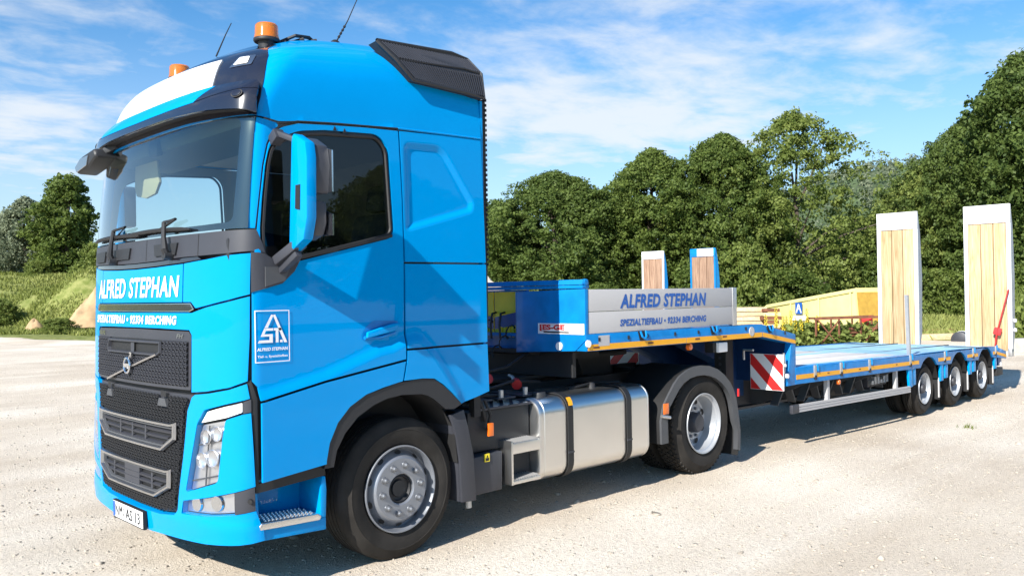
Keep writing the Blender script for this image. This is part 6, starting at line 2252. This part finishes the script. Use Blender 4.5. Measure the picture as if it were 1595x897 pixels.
def leaves(centers, radii, per, size, g, flat_=.75, elong=1.5):
    """quads scattered through clumps: most near the clump's outside, facing out and up"""
    C = np.repeat(centers, per, 0)
    Rr = np.repeat(radii, per)
    n = len(C)
    d = g.normal(size=(n, 3))
    d /= np.linalg.norm(d, axis=1)[:, None]
    d[:, 2] *= flat_
    r = Rr*(.35+.65*g.random(n)**.5)*(1+.18*g.normal(size=n))
    P = C+d*r[:, None]
    nr = d*.8+g.normal(size=(n, 3))*.6+np.array((0, 0, .35))
    nr /= np.linalg.norm(nr, axis=1)[:, None]
    a = np.cross(nr, g.normal(size=(n, 3)))
    a /= np.linalg.norm(a, axis=1)[:, None]
    b = np.cross(nr, a)
    s = size*(.6+.8*g.random(n))
    a *= (s*elong/2)[:, None]
    b *= (s/2)[:, None]
    bend = nr*(s*.15)[:, None]
    V = np.stack([P-a, P-b*.9+bend, P+a, P+b*.9+bend], 1).reshape(-1, 3)
    Fq = np.arange(n*4).reshape(n, 4)
    tone = np.clip(np.repeat(g.random(len(centers)), per)*.55+g.random(n)*.45, 0, 1)
    return V, Fq, np.repeat(tone, 4)
def leaf_mesh(name, V, Fq, tone):
    me = np_mesh(name, V, Fq, smooth=False)
    a_ = me.attributes.new('tone', 'FLOAT', 'POINT')
    a_.data.foreach_set('value', np.asarray(tone, np.float32))
    return me
def crown(seed, H, R, base, shape, nclump, per, size, cr):
    """clumps spread through a crown H high from 'base' up; shape gives the relative radius by height"""
    g = np.random.default_rng(seed)
    cs_ = []
    rs = []
    lob = g.random(6)*6.28
    while len(cs_) < nclump:
        t = g.random()
        ang = g.random()*2*math.pi
        k = 1+.19*math.sin(2*ang+lob[0]+t*3)+.17*math.sin(3*ang+lob[1]+t*6)+.13*math.sin(5*ang+lob[2]-t*9)
        rad = R*shape(t)*k*(g.random()**.42)*(.92+.22*g.random())
        cs_.append((rad*math.cos(ang), rad*math.sin(ang), base+(H-base)*t))
        rs.append(cr*(.45+.95*g.random())*(1-.30*t))
    cs_ = np.array(cs_)
    V, Fq, tn = leaves(cs_, np.array(rs), int(per*.62), size, g)
    # the rest of the leaves hang between the clumps, and single sprays reach out of the outline
    m = nclump*6
    tt_ = g.random(m)
    an = g.random(m)*2*math.pi
    kx = 1+.19*np.sin(2*an+lob[0]+tt_*3)+.17*np.sin(3*an+lob[1]+tt_*6)+.13*np.sin(5*an+lob[2]-tt_*9)
    ra = R*np.array([shape(q) for q in tt_])*kx*(.55+.62*g.random(m)**.8)
    c2 = np.stack([ra*np.cos(an), ra*np.sin(an), base+(H-base)*tt_+.35*g.random(m)], 1)
    V2, F2, t2 = leaves(c2, np.full(m, cr*.42), max(3, int(per*.38/6)), size*.95, g)
    return (np.concatenate([V, V2]), np.concatenate([Fq, F2+len(V)]), np.concatenate([tn, t2])), cs_
def trunk_mesh(name, H, r0, tips, seed):
    g = np.random.default_rng(seed+100)
    mb = MB()
    top = H*.72
    pts = [(.12*math.sin(i*1.1+seed), .12*math.cos(i*.9+seed), top*i/7) for i in range(8)]
    pts[0] = (0, 0, -.3)
    mb.tube(pts, [r0*(1-.11*i) for i in range(8)], 9)
    for i in g.choice(len(tips), min(16, len(tips)), replace=False):
        tp = Vector(tips[i])
        z0 = max(min(tp.z*.62, top*.9), .8)
        k = z0/top*7
        b0_ = Vector(pts[int(k)]).lerp(Vector(pts[min(int(k)+1, 7)]), k-int(k))
        md = b0_.lerp(tp, .5)+Vector((g.normal()*.2, g.normal()*.2, .35))
        mb.tube([b0_, md, tp], [r0*.36, r0*.22, r0*.07], 6)
    me_o = mb.build(name, M['limb'], None)
    me = me_o.data
    bpy.data.objects.remove(me_o)
    return me
dome = lambda t: (math.sin(math.pi*min(1, (.16+.84*t)))**.55)*(1.0 if t < .75 else 1-.35*(t-.75)/.25)
tall = lambda t: max(.05, math.sin(math.pi*(.10+.86*t))**.65)*(.85+.15*math.sin(t*14))
bushy = lambda t: math.sqrt(max(0.02, 1-(t*.95)**2))
KIND = {}
def kind(nm, seed, H, R, base, shape, nc, per, size, cr, m, r0):
    (V, Fq, tn), cs_ = crown(seed, H, R, base, shape, nc, per, size, cr)
    KIND[nm] = (leaf_mesh(nm, V, Fq, tn), trunk_mesh(nm+'_trunk', H, r0, cs_, seed) if r0 else None, H, R, M[m])
kind('broad_a', 1, 11.0, 4.4, 1.7, dome, 230, 400, .150, .80, 'leaf', .30)
kind('broad_b', 2, 12.0, 4.0, 1.7, dome, 230, 400, .150, .78, 'leaf_d', .30)
kind('broad_c', 3, 13.0, 5.2, 1.9, dome, 290, 400, .150, .84, 'leaf', .34)
kind('airy', 9, 13.5, 5.2, 1.6, dome, 150, 210, .155, .74, 'leaf_y', .30)
kind('poplar', 4, 8.4, 2.3, .6, tall, 110, 190, .19, .62, 'leaf', .18)
kind('willow', 5, 7.0, 2.7, .5, dome, 90, 190, .17, .70, 'leaf_g', .16)
kind('shrub', 6, 2.6, 1.7, .1, bushy, 56, 260, .115, .50, 'leaf_y', 0)
kind('weed', 12, 1.0, .8, .03, bushy, 20, 46, .15, .30, 'leaf_w', 0)
kind('shrub_d', 7, 3.4, 2.2, .1, bushy, 70, 280, .13, .60, 'leaf', 0)
def plant(k, name, px, depth, H, R, label, cat, group=None, z=None, rot=None, leaf=None):
    me, tm, h0, r0, m_ = KIND[k]
    p = at(px, depth) if not isinstance(px, tuple) else np.array((px[0], px[1], float(ground_z(*px))))
    if z is not None: p[2] = z
    if tm is None:
        o = bpy.data.objects.new(name, me)
        COL.objects.link(o)
        if not me.materials: me.materials.append(m_)
        o.location = p
        props(o, label, cat, group)
        t = o
    else:
        t = thing(name, tuple(p), label, cat, group)
        for nm, d, mm in (('crown', me, m_), ('trunk', tm, M['limb'])):
            o = bpy.data.objects.new(nm, d)
            if not d.materials: d.materials.append(mm)
            COL.objects.link(o)
            o.parent = t
            if nm == 'crown' and leaf:
                o.material_slots[0].link = 'OBJECT'
                o.material_slots[0].material = M[leaf]
    t.rotation_euler = (0, 0, random.random()*6.28 if rot is None else rot)
    t.scale = (R/r0, R/r0, H/h0)
    return t
GRP = 'trees along the far edge of the yard'
hz_h = lambda top, d: 1.83+(449-top)/FPX*d
plant('broad_c', 'broadleaf_tree', 866, 60, 10.2, 4.9, 'wide rounded tree between the cab rear and the worn ramps', 'tree', GRP, rot=.4, leaf='leaf_d')
plant('broad_a', 'broadleaf_tree', 785, 62, 8.4, 3.2, 'rounded green tree directly right of the cab rear', 'tree', GRP, rot=2.0)
plant('broad_b', 'broadleaf_tree', 1018, 61, 12.0, 3.8, 'broad dark tree behind the left worn ramp', 'tree', GRP, rot=1.1, leaf='leaf')
plant('broad_c', 'broadleaf_tree', 1130, 60, 12.4, 4.3, 'leafy tree above the right end of the grey boards', 'tree', GRP, rot=3.9)
plant('airy', 'broadleaf_tree', 1240, 59, 13.9, 5.3, 'loose light green tree, tallest behind the yellow container', 'tree', GRP, rot=4.4)
plant('broad_b', 'broadleaf_tree', 1385, 64, 7.4, 3.8, 'low dark tree between the yellow container and the far white ramp', 'tree', GRP, rot=.9)
plant('broad_a', 'broadleaf_tree', 1440, 61, 10.4, 3.5, 'leafy tree standing directly right of the far white ramp', 'tree', GRP, rot=5.2, leaf='leaf_y')
plant('broad_c', 'broadleaf_tree', 1510, 59, 13.2, 4.2, 'tall tree rising behind the near white ramp', 'tree', GRP, rot=2.7, leaf='leaf_d')
plant('broad_b', 'broadleaf_tree', 1615, 55, 16.8, 5.0, 'tallest tree, at the right edge of the photo', 'tree', GRP, rot=1.9)
plant('broad_a', 'broadleaf_tree', 725, 64, 9.4, 4.0, 'tree mostly hidden behind the back of the cab', 'tree', GRP, rot=5.5)
plant('broad_b', 'broadleaf_tree', 948, 69, 9.6, 4.2, 'farther tree filling the gap left of the worn ramps', 'tree', GRP, rot=.2)
plant('broad_a', 'broadleaf_tree', 1335, 70, 7.6, 4.0, 'lower farther tree to the right of the loose light tree', 'tree', GRP, rot=1.3)
for i, (k_, px, d, h, r) in enumerate((('broad_c', 640, 66, 10.4, 4.6), ('broad_a', 545, 68, 9.2, 4.2))):
    plant(k_, 'broadleaf_tree', px, d, h, r, 'tree of the far row standing hidden behind the truck cab', 'tree', 'trees hidden behind the cab')
GRP2 = 'shrubs at the foot of the trees'
for i, (px, d, h, r, lb_) in enumerate(((815, 55, 2.2, 1.8, 'low shrub close to the cab rear'), (938, 54, 2.4, 1.8, 'shrub behind the front wall of the trailer neck'),
        (1092, 54, 3.4, 2.0, 'tall shrub right of the worn ramps'), (1158, 53, 4.2, 2.2, 'tallest shrub, above the end of the grey boards'), (1235, 54, 3.0, 2.2, 'wide shrub left of the yellow container'),
        (1385, 55, 4.2, 2.0, 'tall shrub by the far white ramp'), (1462, 54, 2.8, 1.8, 'shrub between the white ramps'), (1582, 47, 2.8, 1.8, 'shrub to the right of the near white ramp'), (1625, 44, 3.2, 1.8, 'shrub at the right edge of the photo'))):
    plant('shrub_d' if i % 3 else 'shrub', 'shrub', px, d, h, r, lb_, 'shrub', GRP2)
# left side
plant('poplar', 'poplar_tree', 106, 70, 8.4, 2.35, 'dense upright green poplar at the left, nearest the truck', 'tree', None, rot=.6)
plant('poplar', 'poplar_tree', 83, 73, 6.9, 1.9, 'smaller green poplar between willow and tall poplar', 'tree', None, rot=2.6)
plant('willow', 'willow_tree', 40, 74, 7.1, 2.5, 'grey green willow on the bank at the left', 'tree', None, rot=1.0)
plant('willow', 'willow_tree', 8, 78, 5.6, 2.2, 'lower grey green willow at the left edge of the photo', 'tree', None, rot=3.0)
for px, d, h, r, lb_ in ((152, 66, 3.0, 1.5, 'bright green shrub beside the truck nose'), (92, 50.3, .8, 1.0, 'low bushy shrub at the foot of the earth mound'), (60, 68, 1.2, 1.0, 'small shrub under the willow'), (2, 54, 1.5, .9, 'dark shrub at the left edge on the bank'), (172, 66, 3.0, 1.8, 'shrub behind the truck nose')):
    plant('shrub', 'shrub', px, d, h, r, lb_, 'shrub', 'shrubs on the left bank')
# behind the camera: seen mirrored in the paint and the side window
for i, (x, y, h, r) in enumerate(((12, -44, 9, 4.4), (22, -46, 10.5, 4.8), (33, -44, 12.5, 5), (45, -48, 11, 5), (2, -48, 8.5, 4.4), (-9, -50, 9, 4.5), (58, -44, 12, 5))):
    plant(('broad_a', 'broad_b', 'broad_c')[i % 3], 'broadleaf_tree', (x, y), 0, h, r, 'tree across the yard opposite the truck door, outside the photo', 'tree', 'trees across the yard')

# weeds at the yard edge and grass
def scatter_blades(name, n, fx, hmin, hmax, width, m, seed, label=None, cat=None):
    g = np.random.default_rng(seed)
    X, Yv = fx(g, n)
    n = len(X)
    Z = ground_z(X, Yv)
    h = hmin+(hmax-hmin)*g.random(n)**1.6
    a = g.random(n)*2*math.pi
    w = width*(.6+.8*g.random(n))
    dx, dy = np.cos(a)*w/2, np.sin(a)*w/2
    lx, ly = g.normal(size=n)*.35*h, g.normal(size=n)*.35*h
    V = np.stack([np.stack([X-dx, Yv-dy, Z-.03], 1), np.stack([X+dx, Yv+dy, Z-.03], 1), np.stack([X+dx*.6+lx*.5, Yv+dy*.6+ly*.5, Z+h*.65], 1), np.stack([X+lx, Yv+ly, Z+h], 1)], 1).reshape(-1, 3)
    tone = np.repeat(np.clip(g.random(n)*.6+.4*g.random(), 0, 1), 4)
    pn = np.repeat(np.sin(X*.5)*np.sin(Yv*.4)*.25, 4)
    me = leaf_mesh(name, V, np.arange(n*4).reshape(n, 4), np.clip(tone+pn, 0, 1))
    o = link(name, me, m)
    return props(o, label, cat, kind='stuff')
def wedge(px0, px1, d0, d1, thr=.5, clump=.45):
    def fx(g, n):
        px = px0+(px1-px0)*g.random(n)
        d = d0+(d1-d0)*g.random(n)
        p = CAM[:2]+d[:, None]*(fw[:2]+rt2[:2]*((px-797.5)/FPX)[:, None])
        x, y = p[:, 0], p[:, 1]
        k = (grass_amount(x, y) > thr) & ((np.sin(x*1.3+2*np.sin(y*.7))*np.sin(y*1.1+1.7*np.sin(x*.5)) > g.random(n)*1.3-.9+clump*.2))
        return x[k], y[k]
    return fx
scatter_blades('grass', 75000, wedge(-40, 190, 49, 74, .5, .9), .06, .32, .08, M['grass'], 21, 'green grass covering the left bank', 'grass')
scatter_blades('grass', 60000, wedge(1180, 1640, 27, 62), .10, .45, .05, M['grass'], 22, 'rough grass beyond the yard at the right', 'grass')
g = np.random.default_rng(31)
GRP3 = 'leafy weeds in front of the yellow container'
ORD = ('first', 'second', 'third', 'fourth', 'fifth', 'sixth', 'seventh', 'eighth', 'ninth', 'tenth', 'eleventh', 'twelfth', 'thirteenth', 'fourteenth', 'fifteenth', 'last')
for i in range(16):
    px = 1240+i*8.4+g.normal()*1.2
    d = 27.8+g.random()*1.6
    plant('weed', 'weed_clump', px, d, (.48 if px < 1275 else .34)+.32*g.random(), .50+.25*g.random(), ORD[i]+' green weed clump from the left in the row before the yellow container', 'weeds', GRP3)
for i in range(9):
    px = 1576+i*5.5+g.normal()*1.2
    plant('weed', 'weed_clump', px, 26+3*g.random(), .9+.8*g.random(), .45, ORD[i]+' tall pale weed clump right of the right ramp, counted from it', 'weeds', 'weeds by the right ramp')
proto = None
for i in range(9):
    px = (1192, 1208, 1219, 1224, 1231, 1238, 1247, 1256, 1272)[i]
    p = at(px, 27.6+.5*g.random())
    t = thing('mullein_plant', tuple(p), ORD[i]+' yellow flower spike from the left, rising from weeds before the container', 'flower', 'yellow flower spikes')
    h = 1.05+.45*g.random()
    if proto is None:
        mb = MB()
        mb.tube([(0, 0, 0), (.02, .01, .5), (.0, .0, 1.3)], [.02, .016, .008], 5)
        for k in range(7):
            a = k*2.4
            mb.add([(0, 0, .1+k*.08), (.22*math.cos(a)-.05*math.sin(a), .22*math.sin(a)+.05*math.cos(a), .2+k*.08), (.34*math.cos(a), .34*math.sin(a), .16+k*.08), (.22*math.cos(a)+.05*math.sin(a), .22*math.sin(a)-.05*math.cos(a), .2+k*.08)], [(0, 1, 2, 3)])
        s_ = mb.build('stem', M['grass'], t, local=True)
        mb = MB()
        for k in range(26):
            a = k*2.4
            z = .72+k*.023
            mb.ico((.04*math.cos(a), .04*math.sin(a), z), .034*(1-.5*k/26), 1)
        f_ = mb.build('flowers', M['flower'], t, local=True)
        f_['kind'] = 'stuff'
        proto = (s_, f_)
    else:
        for q in proto:
            c = q.copy()
            COL.objects.link(c)
            c.parent = t
    t.scale = (1, 1, h/1.3)

# wooded hill far behind
hx = np.linspace(-1, 1, 60)
hc = at(1420, 330)
V = []
for i, a in enumerate(np.linspace(-1, 1, 70)):
    for j, b in enumerate(np.linspace(0, 1, 24)):
        px = 1420+a*620
        d = 260+b*220
        p = at(px, d)
        z = 66*math.exp(-((a+.02)/.55)**2)*float(sstep(0, .85, b))+2.5*noise.noise(Vector((p[0]*.03, p[1]*.03, 0)))
        V.append((p[0], p[1], z-1))
Fh = [(i*24+j, (i+1)*24+j, (i+1)*24+j+1, i*24+j+1) for i in range(69) for j in range(23)]
M['hill'] = mat('wooded_hill', (.060, .090, .035), .95, vary=.4, vscale=.08, detail=8)
props(link('hill', mesh_from('hill', V, Fh, True, 80), M['hill']), kind='structure')
g = np.random.default_rng(44)
sel = g.choice(len(V), 900)
HV = np.array(V)[sel]+g.normal(size=(900, 3))*np.array((3, 3, .4))
fwv, fq_, ft_ = leaves(HV+np.array((0, 0, 2.5)), 2.6+2.2*g.random(900), 70, .95, g)
props(link('hill_forest', leaf_mesh('hill_forest', fwv, fq_, ft_), M['leaf_g']), 'hazy wooded hillside seen between the trees at the right', 'forest', kind='stuff')  # grey green leaf colour carries the haze, no hazy air is built

# loose stones on the yard
g = np.random.default_rng(55)
bm0 = bmesh.new()
bmesh.ops.create_icosphere(bm0, subdivisions=1, radius=1)
iv = np.array([v.co[:] for v in bm0.verts])
if_ = np.array([[v.index for v in f.verts] for f in bm0.faces])
bm0.free()
n = 24000
d = 2.6+22*g.random(n)**2.0
px = -100+1800*g.random(n)
p = CAM[:2]+d[:, None]*(fw[:2]+rt2[:2]*((px-797.5)/FPX)[:, None])
sz = .004+.011*g.random(n)**3
sz[:160] = .014+.02*g.random(160)**2
SV = iv[None]*(1+.28*g.normal(size=(n, 12, 1)))*sz[:, None, None]*np.stack([1+.4*g.random(n), 1+.4*g.random(n), .65+.2*g.random(n)], 1)[:, None, :]
SV = SV+np.stack([p[:, 0], p[:, 1], ground_z(p[:, 0], p[:, 1])], 1)[:, None, :]
SF = (if_[None]+(np.arange(n)*12)[:, None, None]).reshape(-1, 3)
M['stone'] = mat('yard_stone', (.38, .33, .27), .9, vary=.3, vscale=9)
props(link('loose_stones', np_mesh('loose_stones', SV.reshape(-1, 3), SF, False), M['stone']), 'loose gravel scattered over the sandy yard', 'gravel', kind='stuff')
# a few weeds growing in the open yard
for px, d, lb_ in ((1503, 11.6, 'tiny grass tuft growing in the open yard before the rear wheels'),):
    p = at(px, d)
    n = 30
    r = .08
    sx, sy = g.normal(size=n)*r, g.normal(size=n)*r*.7
    mb = MB()
    for x, y in zip(sx, sy):
        a = g.random()*6.28
        h = .03+.05*g.random()
        mb.add([(p[0]+x-.006*math.cos(a), p[1]+y-.006*math.sin(a), p[2]), (p[0]+x+.006*math.cos(a), p[1]+y+.006*math.sin(a), p[2]), (p[0]+x+g.normal()*.03, p[1]+y+g.normal()*.03, p[2]+h)], [(0, 1, 2)])
    props(mb.build('grass_tuft', M['grass'], None), lb_, 'grass tuft', kind='stuff')
